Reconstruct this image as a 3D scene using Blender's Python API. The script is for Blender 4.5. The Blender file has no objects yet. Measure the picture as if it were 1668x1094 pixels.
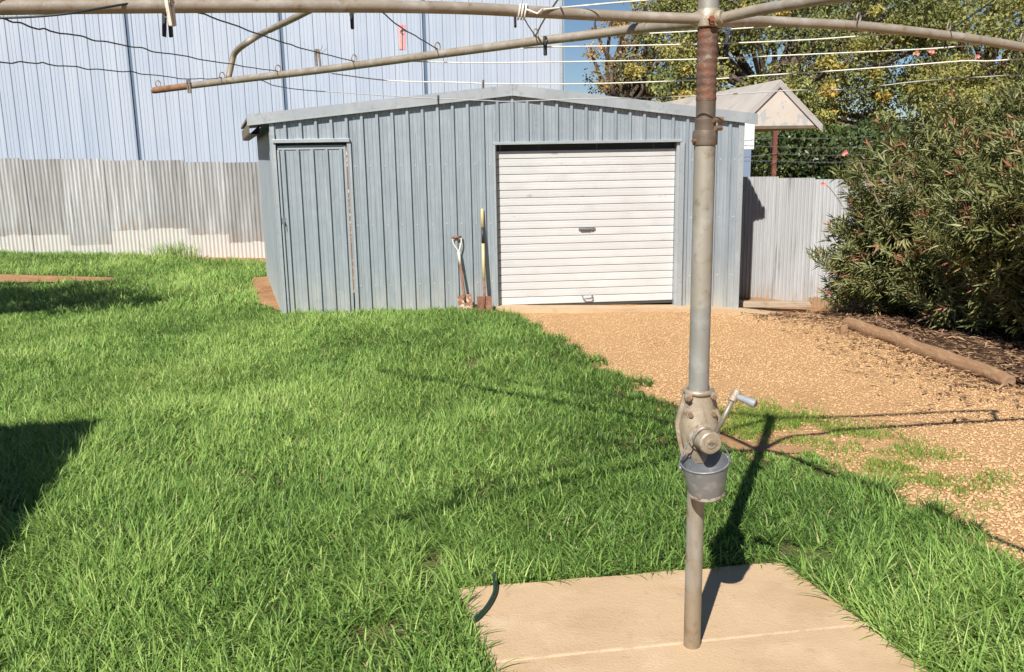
import bpy, math, random
import numpy as np
from mathutils import Vector, Matrix

random.seed(7)
rng = np.random.default_rng(7)
R = math.radians
scene = bpy.context.scene
COL = scene.collection

# ------------------------------------------------------------------ camera
FPX, CX, CY, CAMH = 1447.0, 834.0, 547.0, 1.8          # focal length in photo pixels, photo centre, eye height
PITCH, ROLL = math.atan(297 / FPX), R(1.0)
CAM = np.array([0, 0, CAMH])
_r0 = np.array([1.0, 0, 0])
FWD = np.array([0, math.cos(PITCH), -math.sin(PITCH)])
_u0 = np.array([0, math.sin(PITCH), math.cos(PITCH)])
RGT = math.cos(ROLL) * _r0 - math.sin(ROLL) * _u0
UPV = math.sin(ROLL) * _r0 + math.cos(ROLL) * _u0
cd = bpy.data.cameras.new('camera')
cd.sensor_fit = 'HORIZONTAL'; cd.sensor_width = 36; cd.lens = FPX / 1668 * 36
cd.clip_start = 0.05; cd.clip_end = 2000
cam = bpy.data.objects.new('camera', cd); COL.objects.link(cam)
cam.matrix_world = Matrix(((RGT[0], UPV[0], -FWD[0], 0), (RGT[1], UPV[1], -FWD[1], 0),
                           (RGT[2], UPV[2], -FWD[2], CAMH), (0, 0, 0, 1)))
scene.camera = cam

# ------------------------------------------------------------------ sky, sun, exposure
SUN_EL, SUN_AZ = R(43), R(21.5)                          # light travels towards this azimuth (clockwise from +Y)
world = bpy.data.worlds.new('World'); scene.world = world; world.use_nodes = True
wn = world.node_tree
sky = wn.nodes.new('ShaderNodeTexSky'); sky.sky_type = 'NISHITA'; sky.sun_disc = False
sky.sun_elevation = SUN_EL; sky.sun_rotation = SUN_AZ + math.pi
sky.altitude = 1200; sky.air_density = 1.0; sky.dust_density = 0.0; sky.ozone_density = 4.5
bg = wn.nodes['Background']; bg.inputs['Strength'].default_value = 0.053
wn.links.new(sky.outputs[0], bg.inputs['Color'])
LDIR = np.array([math.sin(SUN_AZ) * math.cos(SUN_EL), math.cos(SUN_AZ) * math.cos(SUN_EL), -math.sin(SUN_EL)])
sd = bpy.data.lights.new('sun', 'SUN'); sd.energy = 5.0; sd.angle = R(0.53); sd.color = (1.0, 0.955, 0.885)
sun = bpy.data.objects.new('sun', sd); COL.objects.link(sun)
sun.rotation_euler = Vector(LDIR).to_track_quat('-Z', 'Y').to_euler(); sun.location = (-10, -25, 30)
scene.view_settings.view_transform = 'Standard'; scene.view_settings.look = 'None'
scene.cycles.max_bounces = 4; scene.cycles.diffuse_bounces = 2; scene.cycles.use_adaptive_sampling = True; scene.cycles.adaptive_threshold = 0.02; scene.cycles.glossy_bounces = 2; scene.cycles.transmission_bounces = 2
scene.view_settings.exposure = 0.45; scene.view_settings.gamma = 1; scene.view_settings.use_curve_mapping = False

# ------------------------------------------------------------------ measuring helpers (photo pixel -> place in the yard)
def ray(x, y): return FWD + (x - CX) / FPX * RGT - (y - CY) / FPX * UPV
def at(x, y, d): return CAM + d * ray(x, y)
def gnd(x, y, z=0.0):
    r = ray(x, y); return CAM + r * ((z - CAMH) / r[2])
def sstep(a, b, x):
    t = np.clip((x - a) / (b - a), 0, 1); return t * t * (3 - 2 * t)
def gz(x, y):                                            # the yard dips towards its back right corner
    return -0.27 * sstep(1.2, 3.6, x) * sstep(8.6, 11.8, y) + sstep(11.5, 17, y) * sstep(-2.8, -4.0, x) * np.interp(x, [-12, -10, -4.5], [0.12, 0.08, -0.10])
def vnoise(x, y, s, seed=0):                             # smooth value noise, 0..1
    x = np.asarray(x) / s + seed * 17.3; y = np.asarray(y) / s + seed * 9.1
    xi, yi = np.floor(x).astype(int), np.floor(y).astype(int); fx, fy = x - xi, y - yi
    fx, fy = fx * fx * (3 - 2 * fx), fy * fy * (3 - 2 * fy)
    def h(a, b):
        v = np.sin(a * 127.1 + b * 311.7 + seed * 74.7) * 43758.5453; return v - np.floor(v)
    return (h(xi, yi) * (1 - fx) + h(xi + 1, yi) * fx) * (1 - fy) + (h(xi, yi + 1) * (1 - fx) + h(xi + 1, yi + 1) * fx) * fy
def in_poly(px, py, poly):
    ins = np.zeros(len(px), bool); n = len(poly)
    for i in range(n):
        x1, y1 = poly[i][:2]; x2, y2 = poly[(i + 1) % n][:2]
        if y1 == y2: continue
        c = ((y1 > py) != (y2 > py)) & (px < (x2 - x1) * (py - y1) / (y2 - y1) + x1)
        ins ^= c
    return ins
def gpoly(pts): return [tuple(gnd(*p)[:2]) for p in pts]

# ------------------------------------------------------------------ mesh helpers
def empty(name, loc=(0, 0, 0)):
    o = bpy.data.objects.new(name, None); COL.objects.link(o); o.location = loc; o.empty_display_size = 0.1
    return o
def tag(o, label=None, cat=None, group=None, kind=None):
    if label: o['label'] = label
    if cat: o['category'] = cat
    if group: o['group'] = group
    if kind: o['kind'] = kind
    return o
def link(name, me, parent=None, local=False):
    o = bpy.data.objects.new(name, me); COL.objects.link(o)
    if parent is not None:
        o.parent = parent
        if not local:
            w = Matrix.Identity(4); p = parent
            chain = []
            while p is not None: chain.append(p); p = p.parent
            for q in reversed(chain): w = w @ q.matrix_parent_inverse @ Matrix.Translation(q.location) if q is not chain[-1] else Matrix.Translation(q.location)
            o.matrix_parent_inverse = w.inverted()
    return o
class MB:
    def __init__(s): s.v = []; s.f = []
    def quad(s, a, b, c, d):
        n = len(s.v); s.v += [tuple(map(float, p)) for p in (a, b, c, d)]; s.f.append((n, n + 1, n + 2, n + 3)); return s
    def poly(s, pts):
        n = len(s.v); s.v += [tuple(map(float, p)) for p in pts]; s.f.append(tuple(range(n, n + len(pts)))); return s
    def hexa(s, b, t):                                   # 4 bottom corners, 4 top corners
        n = len(s.v); s.v += [tuple(map(float, p)) for p in list(b) + list(t)]
        for q in ((3, 2, 1, 0), (4, 5, 6, 7), (0, 1, 5, 4), (1, 2, 6, 5), (2, 3, 7, 6), (3, 0, 4, 7)): s.f.append(tuple(n + i for i in q))
        return s
    def box(s, o, ax, ay, az):                           # corner and three edge vectors
        o, ax, ay, az = map(np.asarray, (o, ax, ay, az))
        b = [o, o + ax, o + ax + ay, o + ay]; return s.hexa(b, [p + az for p in b])
    def slab(s, poly, z0, z1):
        n = len(s.v); k = len(poly)
        s.v += [(float(p[0]), float(p[1]), float(z0)) for p in poly] + [(float(p[0]), float(p[1]), float(z1)) for p in poly]
        s.f.append(tuple(range(n + k - 1, n - 1, -1))); s.f.append(tuple(range(n + k, n + 2 * k)))
        for i in range(k): j = (i + 1) % k; s.f.append((n + i, n + j, n + k + j, n + k + i))
        return s
    def tube(s, path, rad, seg=10, cap=True):
        path = [np.asarray(p, float) for p in path]; m = len(path)
        rad = [rad] * m if np.isscalar(rad) else rad
        n0 = len(s.v); prev = None
        for i in range(m):
            t = path[min(i + 1, m - 1)] - path[max(i - 1, 0)]; t = t / (np.linalg.norm(t) + 1e-12)
            if prev is None:
                a = np.array([0, 0, 1.0]) if abs(t[2]) < 0.9 else np.array([1.0, 0, 0])
                u = np.cross(t, a)
            else: u = prev - t * (prev @ t)
            u = u / (np.linalg.norm(u) + 1e-12); w = np.cross(t, u); prev = u
            for k in range(seg):
                an = 2 * math.pi * k / seg
                s.v.append(tuple(path[i] + rad[i] * (math.cos(an) * u + math.sin(an) * w)))
        for i in range(m - 1):
            for k in range(seg):
                k2 = (k + 1) % seg
                s.f.append((n0 + i * seg + k, n0 + i * seg + k2, n0 + (i + 1) * seg + k2, n0 + (i + 1) * seg + k))
        if cap:
            s.f.append(tuple(n0 + k for k in range(seg - 1, -1, -1))); s.f.append(tuple(n0 + (m - 1) * seg + k for k in range(seg)))
        return s
    def loft(s, rings, cap=True):
        n0 = len(s.v); k = len(rings[0])
        for r in rings: s.v += [tuple(map(float, p)) for p in r]
        for i in range(len(rings) - 1):
            for j in range(k):
                j2 = (j + 1) % k
                s.f.append((n0 + i * k + j, n0 + i * k + j2, n0 + (i + 1) * k + j2, n0 + (i + 1) * k + j))
        if cap:
            s.f.append(tuple(n0 + j for j in range(k - 1, -1, -1))); s.f.append(tuple(n0 + (len(rings) - 1) * k + j for j in range(k)))
        return s
    def mesh(s, name, m, smooth=False, bevel=None):
        me = bpy.data.meshes.new(name); me.from_pydata(s.v, [], s.f); me.update()
        if m is not None: me.materials.append(m)
        if smooth: me.shade_smooth() if hasattr(me, 'shade_smooth') else None
        return me
    def build(s, name, m, parent=None, smooth=False, local=False, bevel=0, angle=None):
        me = s.mesh(name, m, smooth)
        if smooth:
            me.polygons.foreach_set('use_smooth', [True] * len(me.polygons))
            if angle and hasattr(me, 'set_sharp_from_angle'): me.set_sharp_from_angle(angle=R(angle))
        o = link(name, me, parent, local)
        if bevel:
            b = o.modifiers.new('bevel', 'BEVEL'); b.width = bevel; b.segments = 2; b.limit_method = 'ANGLE'; b.angle_limit = R(40)
        return o
def tri_mesh(name, V, T, m, rnd=None, smooth=False):     # numpy arrays -> mesh
    me = bpy.data.meshes.new(name); V = np.ascontiguousarray(V, np.float32); T = np.ascontiguousarray(T, np.int32)
    me.vertices.add(len(V)); me.vertices.foreach_set('co', V.ravel())
    me.loops.add(T.size); me.loops.foreach_set('vertex_index', T.ravel())
    me.polygons.add(len(T)); me.polygons.foreach_set('loop_start', np.arange(0, T.size, T.shape[1], dtype=np.int32))
    if smooth: me.polygons.foreach_set('use_smooth', np.ones(len(T), bool))
    if rnd is not None:
        for k, val in rnd.items():
            a = me.attributes.new(k, 'FLOAT', 'POINT'); a.data.foreach_set('value', np.ascontiguousarray(val, np.float32))
    me.update(); me.validate()
    me.materials.append(m); return me

# ------------------------------------------------------------------ materials
def nd(nt, t, **kw):
    n = nt.nodes.new(t)
    for k, v in kw.items():
        if k in n.inputs: n.inputs[k].default_value = v
        else: setattr(n, k, v)
    return n
def rgb(c): return (c[0], c[1], c[2], 1)
def mix_col(nt, fac, a, b, mode='MIX'):
    m = nt.nodes.new('ShaderNodeMix'); m.data_type = 'RGBA'; m.blend_type = mode
    for sock, v in ((m.inputs[0], fac), (m.inputs[6], a), (m.inputs[7], b)):
        if hasattr(v, 'links') or isinstance(v, bpy.types.NodeSocket): nt.links.new(v, sock)
        elif isinstance(v, (int, float)): sock.default_value = v
        else: sock.default_value = rgb(v)
    return m.outputs[2]
def noise_fac(nt, co, scale, lo, hi, stretch=(1, 1, 1), detail=4, offset=None):
    mp = nt.nodes.new('ShaderNodeMapping'); mp.inputs['Scale'].default_value = stretch
    nt.links.new(co, mp.inputs['Vector'])
    if offset is not None: nt.links.new(offset, mp.inputs['Location'])
    n = nd(nt, 'ShaderNodeTexNoise', Scale=scale, Detail=detail, Roughness=0.6); nt.links.new(mp.outputs[0], n.inputs['Vector'])
    mr = nd(nt, 'ShaderNodeMapRange'); mr.inputs[1].default_value = lo; mr.inputs[2].default_value = hi
    mr.interpolation_type = 'SMOOTHSTEP'
    nt.links.new(n.outputs['Fac'], mr.inputs[0]); return mr.outputs[0]
def mat(name, base, layers=(), rough=0.6, metal=0.0, bump=None, spec=0.5, attr=None, obj_var=0.0, trans=0.0, rough_var=0.0, per_obj=False):
    """layers: (colour, scale, lo, hi[, stretch]) patches laid over the base colour by noise; attr: [(pos, colour)...] ramp over the 'rnd' attribute"""
    m = bpy.data.materials.new(name); m.use_nodes = True; nt = m.node_tree
    b = nt.nodes['Principled BSDF']; b.inputs['Roughness'].default_value = rough; b.inputs['Metallic'].default_value = metal
    b.inputs['Specular IOR Level'].default_value = spec
    co = nt.nodes.new('ShaderNodeTexCoord').outputs['Object']
    off = None
    if per_obj:
        oi = nt.nodes.new('ShaderNodeObjectInfo'); vm = nt.nodes.new('ShaderNodeVectorMath'); vm.operation = 'SCALE'
        cx = nt.nodes.new('ShaderNodeCombineXYZ'); nt.links.new(oi.outputs['Random'], cx.inputs[0]); nt.links.new(oi.outputs['Random'], cx.inputs[1])
        nt.links.new(cx.outputs[0], vm.inputs[0]); vm.inputs['Scale'].default_value = 37.0; off = vm.outputs[0]
    if attr:
        an = nt.nodes.new('ShaderNodeAttribute'); an.attribute_name = 'rnd'
        cr = nt.nodes.new('ShaderNodeValToRGB'); e = cr.color_ramp.elements
        while len(e) < len(attr): e.new(0.5)
        for i, (p, c) in enumerate(attr): e[i].position = p; e[i].color = rgb(c)
        nt.links.new(an.outputs['Fac'], cr.inputs[0]); cur = cr.outputs[0]
    else:
        rg = nt.nodes.new('ShaderNodeRGB'); rg.outputs[0].default_value = rgb(base); cur = rg.outputs[0]
    for L in layers:
        st = L[4] if len(L) > 4 else (1, 1, 1)
        cur = mix_col(nt, noise_fac(nt, co, L[1], L[2], L[3], st, offset=off), cur, L[0])
    if obj_var:
        oi = nt.nodes.new('ShaderNodeObjectInfo'); mr = nd(nt, 'ShaderNodeMapRange')
        mr.inputs[3].default_value = 1 - obj_var; mr.inputs[4].default_value = 1 + obj_var
        nt.links.new(oi.outputs['Random'], mr.inputs[0])
        hs = nt.nodes.new('ShaderNodeHueSaturation'); nt.links.new(mr.outputs[0], hs.inputs['Value']); nt.links.new(cur, hs.inputs['Color']); cur = hs.outputs[0]
    nt.links.new(cur, b.inputs['Base Color'])
    if rough_var:
        mr = nd(nt, 'ShaderNodeMapRange'); mr.inputs[3].default_value = rough - rough_var; mr.inputs[4].default_value = rough + rough_var
        nt.links.new(noise_fac(nt, co, 9, 0.3, 0.7), mr.inputs[0]); nt.links.new(mr.outputs[0], b.inputs['Roughness'])
    if bump:
        bn = nd(nt, 'ShaderNodeBump', Strength=bump[1], Distance=bump[2] if len(bump) > 2 else 0.01)
        nn = nd(nt, 'ShaderNodeTexNoise', Scale=bump[0], Detail=5)
        nt.links.new(co, nn.inputs['Vector']); nt.links.new(nn.outputs['Fac'], bn.inputs['Height']); nt.links.new(bn.outputs[0], b.inputs['Normal'])
    if trans:
        tr = nt.nodes.new('ShaderNodeBsdfTranslucent'); nt.links.new(cur, tr.inputs['Color'])
        ms = nd(nt, 'ShaderNodeMixShader'); ms.inputs[0].default_value = trans
        nt.links.new(b.outputs[0], ms.inputs[1]); nt.links.new(tr.outputs[0], ms.inputs[2])
        nt.links.new(ms.outputs[0], nt.nodes['Material Output'].inputs[0])
    return m
M = {}
M['soil'] = mat('soil', (0.40, 0.225, 0.115), [((0.30, 0.15, 0.07), 2.2, 0.4, 0.7), ((0.50, 0.32, 0.18), 7, 0.5, 0.75), ((0.2, 0.11, 0.06), 30, 0.58, 0.75)], 0.95, bump=(60, 0.6, 0.02), spec=0.1)
M['lawn_soil'] = mat('lawn soil', (0.13, 0.12, 0.05), [((0.34, 0.20, 0.10), 2.6, 0.6, 0.75), ((0.07, 0.085, 0.03), 14, 0.45, 0.7)], 0.95, bump=(50, 0.8, 0.02), spec=0.1)
M['gravel_soil'] = mat('gravel soil', (0.57, 0.345, 0.165), [((0.64, 0.42, 0.22), 40, 0.45, 0.7), ((0.38, 0.21, 0.10), 90, 0.55, 0.7), ((0.47, 0.27, 0.125), 1.7, 0.5, 0.75)], 0.95, bump=(120, 0.8, 0.02), spec=0.1)
M['pebble'] = mat('pebble', None, [((0.57, 0.355, 0.175), 60, 0.45, 0.75)], 0.85, spec=0.15,
                  attr=[(0, (0.36, 0.21, 0.105)), (0.15, (0.51, 0.305, 0.145)), (0.5, (0.62, 0.405, 0.22)), (0.85, (0.69, 0.485, 0.285)), (1, (0.78, 0.63, 0.43))])
M['grass'] = mat('grass', None, [], 0.5, spec=0.25, trans=0.30,
                 attr=[(0, (0.06, 0.115, 0.028)), (0.3, (0.155, 0.28, 0.057)), (0.65, (0.30, 0.465, 0.108)), (0.93, (0.49, 0.61, 0.195)), (1, (0.52, 0.48, 0.23))])
M['short_grass'] = mat('short grass', None, [], 0.5, spec=0.3, trans=0.3, attr=[(0, (0.16, 0.27, 0.04)), (1, (0.31, 0.42, 0.08))])
M['concrete'] = mat('concrete', (0.56, 0.40, 0.245), [((0.48, 0.33, 0.195), 2.0, 0.45, 0.75, (1, 2.2, 1)), ((0.61, 0.46, 0.30), 5, 0.5, 0.8), ((0.45, 0.32, 0.205), 16, 0.58, 0.75), ((0.50, 0.34, 0.195), 3.3, 0.55, 0.7), ((0.30, 0.21, 0.145), 6, 0.66, 0.78, (1, 3, 1)), ((0.42, 0.305, 0.20), 70, 0.62, 0.74), ((0.63, 0.50, 0.36), 130, 0.64, 0.72), ((0.33, 0.24, 0.165), 180, 0.68, 0.76), ((0.36, 0.275, 0.19), 1.3, 0.58, 0.72), ((0.40, 0.22, 0.11), 4.5, 0.68, 0.78)], 0.85, bump=(110, 0.5, 0.006), spec=0.2)
M['joint'] = mat('mortar', (0.60, 0.46, 0.31), [((0.50, 0.36, 0.225), 12, 0.5, 0.7)], 0.9, bump=(90, 0.3, 0.006), spec=0.2)
M['mulch'] = mat('mulch', (0.10, 0.058, 0.036), [((0.19, 0.115, 0.07), 18, 0.5, 0.7), ((0.06, 0.038, 0.025), 9, 0.5, 0.7)], 0.95, bump=(70, 1, 0.03), spec=0.1)
M['litter'] = mat('litter', None, [], 0.8, spec=0.2, attr=[(0, (0.09, 0.05, 0.03)), (0.5, (0.24, 0.14, 0.08)), (1, (0.42, 0.28, 0.17))])
M['pipe'] = mat('weathered pipe', (0.31, 0.265, 0.205), [((0.40, 0.37, 0.32), 14, 0.45, 0.7), ((0.235, 0.165, 0.10), 30, 0.55, 0.75), ((0.30, 0.15, 0.07), 5, 0.66, 0.8)], 0.62, 0.25, bump=(160, 0.25, 0.003), rough_var=0.1)
M['pipe_end'] = mat('rusty pipe', (0.30, 0.165, 0.095), [((0.22, 0.10, 0.05), 25, 0.45, 0.7), ((0.36, 0.26, 0.18), 12, 0.55, 0.75)], 0.75, 0.15, bump=(160, 0.3, 0.003))
M['galv'] = mat('galvanised tube', (0.34, 0.345, 0.315), [((0.42, 0.42, 0.40), 16, 0.45, 0.7), ((0.30, 0.26, 0.19), 4, 0.42, 0.62), ((0.25, 0.23, 0.20), 35, 0.6, 0.8), ((0.62, 0.6, 0.56), 40, 0.72, 0.76)], 0.5, 0.4, bump=(120, 0.12, 0.003), rough_var=0.12)
M['tan_tube'] = mat('tan tube', (0.35, 0.325, 0.265), [((0.42, 0.41, 0.37), 10, 0.45, 0.7), ((0.25, 0.21, 0.14), 25, 0.5, 0.75)], 0.55, 0.3, bump=(120, 0.15, 0.003), rough_var=0.1)
M['low_tube'] = mat('lower tube', (0.31, 0.25, 0.175), [((0.36, 0.34, 0.30), 9, 0.45, 0.65, (1, 1, 0.3)), ((0.24, 0.16, 0.10), 18, 0.5, 0.75)], 0.55, 0.35, bump=(120, 0.15, 0.003), rough_var=0.1)
M['rust'] = mat('rusted rack', (0.15, 0.085, 0.06), [((0.20, 0.085, 0.05), 28, 0.45, 0.65), ((0.24, 0.20, 0.15), 40, 0.55, 0.7), ((0.09, 0.06, 0.045), 12, 0.55, 0.75)], 0.7, 0.2, bump=(110, 0.6, 0.004))
M['brown_tube'] = mat('brown tube', (0.15, 0.115, 0.085), [((0.21, 0.17, 0.13), 14, 0.45, 0.7), ((0.10, 0.065, 0.045), 25, 0.55, 0.75)], 0.55, 0.3, bump=(120, 0.2, 0.003))
M['cast'] = mat('cast alloy', (0.40, 0.335, 0.245), [((0.50, 0.445, 0.36), 14, 0.45, 0.7), ((0.30, 0.225, 0.15), 26, 0.50, 0.70), ((0.25, 0.15, 0.085), 9, 0.60, 0.75, (3, 3, .6)), ((0.19, 0.135, 0.085), 60, 0.62, 0.75)], 0.5, 0.35, bump=(150, 0.4, 0.003), rough_var=.12)
M['bolt'] = mat('rusty bolt', (0.26, 0.17, 0.105), [((0.16, 0.08, 0.045), 50, 0.5, 0.7)], 0.65, 0.3)
M['red_bolt'] = mat('red rust bolt', (0.22, 0.07, 0.03), [((0.12, 0.04, 0.02), 60, 0.5, 0.7)], 0.8, 0.1)
M['crank'] = mat('crank steel', (0.29, 0.265, 0.225), [((0.20, 0.15, 0.11), 30, 0.5, 0.7)], 0.5, 0.4)
M['grip'] = mat('grey plastic grip', (0.27, 0.29, 0.32), [((0.36, 0.38, 0.4), 30, 0.5, 0.7)], 0.45)
M['bucket'] = mat('galvanised bucket', (0.25, 0.265, 0.285), [((0.34, 0.36, 0.38), 22, 0.45, 0.65), ((0.17, 0.18, 0.19), 14, 0.5, 0.7), ((0.62, 0.62, 0.6), 34, 0.7, 0.74)], 0.48, 0.45, rough_var=0.12)
M['bucket_base'] = mat('rusty bucket base', (0.40, 0.36, 0.33), [((0.24, 0.13, 0.08), 40, 0.5, 0.62)], 0.7, 0.2)
M['wire'] = mat('dark wire', (0.045, 0.05, 0.055), [], 0.55, 0.4)
M['cord'] = mat('white cord', (0.72, 0.70, 0.62), [((0.5, 0.47, 0.4), 30, 0.5, 0.7)], 0.7)
M['grey_wire'] = mat('grey wire', (0.40, 0.41, 0.40), [], 0.55, 0.3)
M['steel_wire'] = mat('steel wire', (0.33, 0.33, 0.33), [], 0.4, 0.7)
M['zinc'] = mat('zinc cladding', (0.325, 0.37, 0.405), [((0.39, 0.435, 0.465), 3, 0.4, 0.7, (6, 6, 0.35)), ((0.27, 0.31, 0.345), 5, 0.5, 0.8, (5, 5, 0.3)), ((0.41, 0.44, 0.46), 40, 0.55, 0.8)], 0.46, 0.35, obj_var=0.035, per_obj=True, bump=(2.2, 0.12, 0.02), rough_var=0.06)
def foot_dust(m, col, h):
    nt = m.node_tree; b = nt.nodes['Principled BSDF']; cur = b.inputs['Base Color'].links[0].from_socket
    tc = nt.nodes.new('ShaderNodeTexCoord'); sx = nt.nodes.new('ShaderNodeSeparateXYZ'); nt.links.new(tc.outputs['Object'], sx.inputs[0])
    mr = nd(nt, 'ShaderNodeMapRange'); nt.links.new(sx.outputs[2], mr.inputs[0]); mr.inputs[1].default_value = h; mr.inputs[2].default_value = 0.0
    mu = nd(nt, 'ShaderNodeMath', operation='MULTIPLY'); nt.links.new(mr.outputs[0], mu.inputs[0]); nt.links.new(noise_fac(nt, tc.outputs['Object'], 4, 0.2, 0.75, (3, 3, .6)), mu.inputs[1])
    nt.links.new(mix_col(nt, mu.outputs[0], cur, col), b.inputs['Base Color'])
foot_dust(M['zinc'], (0.52, 0.51, 0.46), 0.6)
M['zinc_trim'] = mat('zinc flashing', (0.40, 0.435, 0.455), [((0.47, 0.50, 0.51), 2.5, 0.4, 0.7), ((0.34, 0.37, 0.39), 20, 0.5, 0.75)], 0.45, 0.35, obj_var=0.03)
M['fascia'] = mat('barge board', (0.36, 0.385, 0.40), [((0.43, 0.45, 0.46), 2.5, 0.4, 0.7), ((0.31, 0.335, 0.35), 14, 0.5, 0.75)], 0.5, 0.3)
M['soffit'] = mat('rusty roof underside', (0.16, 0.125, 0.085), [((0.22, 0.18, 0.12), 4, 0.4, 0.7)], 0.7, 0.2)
M['roller'] = mat('roller slat', (0.555, 0.55, 0.54), [((0.60, 0.595, 0.585), 1.2, 0.4, 0.7), ((0.50, 0.485, 0.465), 2.2, 0.5, 0.8), ((0.34, 0.34, 0.35), 5, 0.66, 0.76, (0.7, 1, 1.8))], 0.5, 0.0, spec=0.4, obj_var=0.03, per_obj=True)
M['dark_rail'] = mat('dark rubber', (0.05, 0.045, 0.04), [], 0.7)
M['handle_metal'] = mat('handle metal', (0.33, 0.34, 0.36), [((0.2, 0.18, 0.17), 60, 0.5, 0.7)], 0.4, 0.7)
M['shed_inside'] = mat('dim interior', (0.08, 0.085, 0.09), [], 0.8)
M['ware'] = mat('pale blue cladding', (0.37, 0.425, 0.51), [((0.43, 0.48, 0.555), 1.3, 0.4, 0.65, (5, 5, 0.12)), ((0.335, 0.395, 0.49), 2.6, 0.5, 0.75, (5, 5, 0.1)), ((0.43, 0.475, 0.54), 0.5, 0.40, 0.75)], 0.5, 0.05, obj_var=0.02)
M['ware_joint'] = mat('blue joint channel', (0.10, 0.15, 0.23), [], 0.6, 0.2)
M['timber'] = mat('grey timber', (0.42, 0.33, 0.24), [((0.30, 0.22, 0.15), 8, 0.45, 0.7, (1, 1, 6))], 0.85, bump=(60, 0.4, 0.005))
M['log'] = mat('weathered log', (0.30, 0.175, 0.095), [((0.38, 0.245, 0.145), 9, 0.45, 0.7, (6, 0.8, 6)), ((0.22, 0.125, 0.07), 12, 0.52, 0.75, (6, 0.7, 6))], 0.85, bump=(26, 0.6, 0.012), spec=0.2)
M['log_end'] = mat('log end grain', (0.30, 0.19, 0.11), [((0.25, 0.15, 0.09), 30, 0.5, 0.7)], 0.9)
M['shaft_yellow'] = mat('yellow varnished shaft', (0.66, 0.53, 0.27), [((0.55, 0.42, 0.2), 9, 0.5, 0.75, (5, 5, 0.5))], 0.4)
M['shaft_white'] = mat('chipped cream paint', (0.66, 0.62, 0.53), [((0.35, 0.2, 0.12), 35, 0.62, 0.7)], 0.6)
M['black_grip'] = mat('black grip', (0.03, 0.03, 0.033), [], 0.5)
M['spade_rust'] = mat('rusty spade', (0.26, 0.115, 0.07), [((0.34, 0.18, 0.115), 14, 0.45, 0.7), ((0.15, 0.07, 0.045), 30, 0.5, 0.7)], 0.75, 0.2, bump=(90, 0.3, 0.003))
M['spade_flaky'] = mat('flaky spade blade', (0.30, 0.13, 0.07), [((0.64, 0.56, 0.47), 26, 0.52, 0.6), ((0.18, 0.08, 0.05), 30, 0.6, 0.75)], 0.75, 0.1)
M['hose'] = mat('green hose', (0.013, 0.040, 0.026), [((0.02, 0.06, 0.036), 30, 0.5, 0.7)], 0.45)
M['peg_wood'] = mat('grey wooden peg', (0.20, 0.16, 0.12), [((0.10, 0.08, 0.06), 60, 0.5, 0.7)], 0.85)
M['peg_dark'] = mat('dark plastic peg', (0.025, 0.025, 0.03), [], 0.6)
M['peg_pink'] = mat('faded pink peg', (0.78, 0.42, 0.42), [((0.82, 0.55, 0.54), 40, 0.5, 0.7)], 0.6)
M['peg_cream'] = mat('cream peg', (0.72, 0.66, 0.55), [((0.5, 0.42, 0.33), 40, 0.6, 0.75)], 0.6)
M['carport_wall'] = mat('flaking cream paint', (0.55, 0.485, 0.41), [((0.60, 0.54, 0.465), 2, 0.4, 0.7), ((0.42, 0.42, 0.41), 5, 0.53, 0.56)], 0.8, spec=0.2)
M['carport_roof'] = mat('faded roof iron', (0.45, 0.41, 0.37), [((0.54, 0.49, 0.44), 1.2, 0.4, 0.7), ((0.36, 0.30, 0.26), 3, 0.55, 0.75)], 0.7, 0.1)
M['carport_trim'] = mat('weathered barge', (0.42, 0.39, 0.36), [((0.30, 0.27, 0.25), 5, 0.5, 0.7)], 0.8)
M['white_paint'] = mat('white paint', (0.72, 0.72, 0.70), [((0.55, 0.54, 0.52), 8, 0.55, 0.75)], 0.6)
M['blue_post'] = mat('blue grey post', (0.20, 0.25, 0.34), [], 0.6)
M['red_post'] = mat('rusty red post', (0.17, 0.055, 0.035), [((0.25, 0.1, 0.06), 12, 0.5, 0.7)], 0.8)
M['bark'] = mat('bark', (0.10, 0.075, 0.055), [((0.17, 0.13, 0.10), 8, 0.45, 0.7, (1, 1, 0.3))], 0.9, bump=(20, 0.6, 0.02))
M['stem'] = mat('oleander stem', (0.23, 0.17, 0.11), [((0.13, 0.10, 0.07), 12, 0.5, 0.7)], 0.85)
M['oleander'] = mat('oleander leaf', None, [], 0.42, spec=0.4, trans=0.12,
                    attr=[(0, (0.075, 0.10, 0.035)), (0.4, (0.165, 0.185, 0.063)), (0.75, (0.26, 0.265, 0.098)), (0.92, (0.34, 0.32, 0.13)), (0.95, (0.27, 0.12, 0.065)), (1, (0.34, 0.17, 0.09))])
M['tree_leaf'] = mat('tree leaf', None, [], 0.5, spec=0.3, trans=0.22,
                     attr=[(0, (0.12, 0.15, 0.05)), (0.4, (0.24, 0.265, 0.085)), (0.7, (0.37, 0.36, 0.11)), (0.86, (0.46, 0.38, 0.10)), (1, (0.62, 0.42, 0.10))])
M['orange_leaf'] = mat('autumn leaf', None, [], 0.5, spec=0.3, trans=0.22,
                       attr=[(0, (0.11, 0.13, 0.04)), (0.35, (0.22, 0.19, 0.06)), (0.7, (0.42, 0.27, 0.09)), (1, (0.60, 0.36, 0.13))])
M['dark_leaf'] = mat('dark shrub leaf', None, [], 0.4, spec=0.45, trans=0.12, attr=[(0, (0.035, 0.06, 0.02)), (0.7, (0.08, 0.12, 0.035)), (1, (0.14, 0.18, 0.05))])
M['flower'] = mat('pink petal', (0.80, 0.27, 0.24), [((0.85, 0.42, 0.38), 40, 0.45, 0.7)], 0.6, trans=0.2)
M['weatherboard'] = mat('cream weatherboard', (0.55, 0.51, 0.43), [((0.48, 0.44, 0.37), 4, 0.5, 0.7)], 0.7)
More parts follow.
